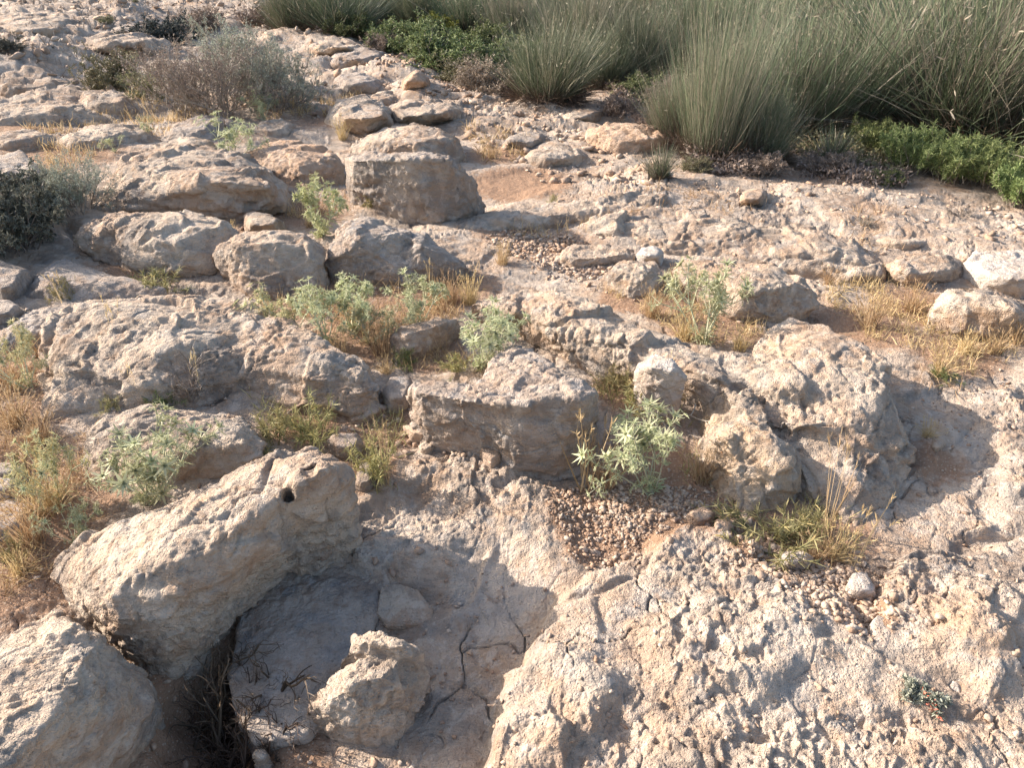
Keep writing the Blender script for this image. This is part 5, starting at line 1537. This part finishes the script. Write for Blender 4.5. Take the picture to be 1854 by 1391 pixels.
# ------------------------------------------------------------------ dry grass tufts and stalks that stand out
DG = [
    ('dry0', 75, 800, 80, 'dense yellow tuft at the left edge below the left thistle'),
    ('dry1', 90, 930, 110, 'golden tuft behind the left end of the long tilted boulder'),
    ('dry2', 60, 985, 110, 'tall golden tuft at the left edge above the bottom left boulder'),
    ('dry3', 40, 1040, 60, 'flattened straw tuft left of the long tilted boulder'),
    ('dry1', 30, 770, 90, 'straw tuft under the left thistle'),
    ('dry2', 850, 545, 70, 'bright tuft by the right end of the middle grass patch'),
    ('dry0', 815, 545, 70, 'yellow tuft in front of the split wedge-shaped boulder'),
    ('dry2', 690, 640, 75, 'straw tuft left of the smooth pale stone'),
    ('dry1', 700, 680, 50, 'low straw tuft in front of the smooth pale stone'),
    ('dry2', 615, 650, 65, 'straw tuft at the edge of the broad slab, below the middle thistles'),
    ('dry0', 560, 410, 40, 'short straw tuft left of the yellow-green thistle stem'),
    ('dry2', 420, 430, 40, 'upright straw tuft between the undercut slab and the round-topped boulder'),
    ('dry1', 1575, 590, 80, 'straw tuft in the shadow right of the oblong boulder'),
    ('dry3', 1650, 560, 70, 'straggly straw tuft left of the rounded right-hand boulder'),
    ('dry0', 1800, 640, 70, 'thick golden tuft at the foot of the rounded right-hand boulder'),
    ('dry2', 1840, 630, 80, 'golden tuft at the right edge'),
    ('dry1', 1700, 680, 75, 'broad straw tuft on the slab right of the massive outcrop'),
    ('dry3', 1745, 640, 60, 'straw tuft between the broad and the thick golden tufts on the right'),
    ('dry1', 1240, 610, 70, 'straw tuft left of the upright grey-green thistle'),
    ('dry0', 1340, 630, 60, 'straw tuft right of the upright grey-green thistle'),
    ('dry2', 1180, 570, 70, 'tuft below the knobbly tan rock'),
    ('dry3', 1510, 1005, 80, 'brown dried tuft right of the yellow-green spiky plant'),
    ('dry1', 1475, 1015, 60, 'golden tuft next to the pale lumpy stone'),
    ('dry0', 1270, 870, 90, 'straw tuft right of the bright spiky thistle'),
    ('dry2', 1090, 880, 120, 'thin straw tuft left of the bright spiky thistle'),
    ('dry0', 1400, 735, 45, 'little straw tuft growing on the massive outcrop'),
    ('dry3', 1675, 800, 55, 'dull tuft in the big shadow right of the massive outcrop'),
    ('dry0', 890, 285, 45, 'rusty tuft beside the square block on the open slope'),
    ('dry2', 620, 250, 50, 'straw tuft left of the pale whitish boulder'),
    ('dry1', 95, 330, 60, 'rusty tuft behind the smooth bulge at the left edge'),
    ('dry3', 1220, 500, 30, 'pale tuft on top left of the oblong boulder'),
    ('dry2', 910, 470, 50, 'straw tuft right of the wedge-shaped boulder'),
    ('dry1', 1500, 510, 40, 'tan tuft behind the right end of the oblong boulder'),
    ('dry3', 1190, 735, 95, 'brown grass clump hanging below the white knob'),
]
for key, x, y, h, lab in DG:
    plant('grass_tuft', key, lab, 'grass', x, y, h * .8, 'dry grass tufts among the rocks', .7)
STK = [
    ('stalk0', 1545, 1022, 118, 'single tall pale dry stalk at the right end of the spiky plants', 1.0),
    ('stalk1', 1500, 960, 170, 'bunch of tall dry stalks in front of the massive outcrop', .7),
    ('stalk0', 1060, 890, 150, 'slender leaning dry stalks left of the bright spiky thistle', 1.0),
    ('stalk0', 700, 880, 120, 'dry stalk in the shaded gap below the thick grey boulder', .6),
    ('stalk1', 365, 722, 90, 'forked pale dry stalk standing by the dead twigs on the broad slab', .5),
    ('stalk0', 255, 735, 80, 'dry stalk at the front of the broad pink-grey slab', .6),
    ('stalk0', 220, 650, 110, 'faint thin stalks in front of the broad slab', .6),
    ('stalk1', 780, 530, 60, 'thin stalks before the split wedge-shaped boulder', .8),
    ('stalk0', 120, 560, 70, 'two dry stalks behind the broad slab at its left end', .8),
]
for key, x, y, h, lab, wd in STK:
    plant('dry_stalk', key, lab, 'stalk', x, y, h, 'tall dry stalks', wd)
plant('dead_twigs', 'drytwig', 'small dead shrub of dark twigs lying on the broad pink-grey slab', 'twigs', 345, 725, 80, None, .9)
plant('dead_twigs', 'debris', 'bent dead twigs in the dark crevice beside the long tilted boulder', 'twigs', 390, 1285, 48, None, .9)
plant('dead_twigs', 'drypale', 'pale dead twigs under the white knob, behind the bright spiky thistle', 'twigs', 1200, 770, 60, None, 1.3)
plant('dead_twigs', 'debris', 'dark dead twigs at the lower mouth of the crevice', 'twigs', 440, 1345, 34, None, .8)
print('script', round(time.time() - T0, 1))
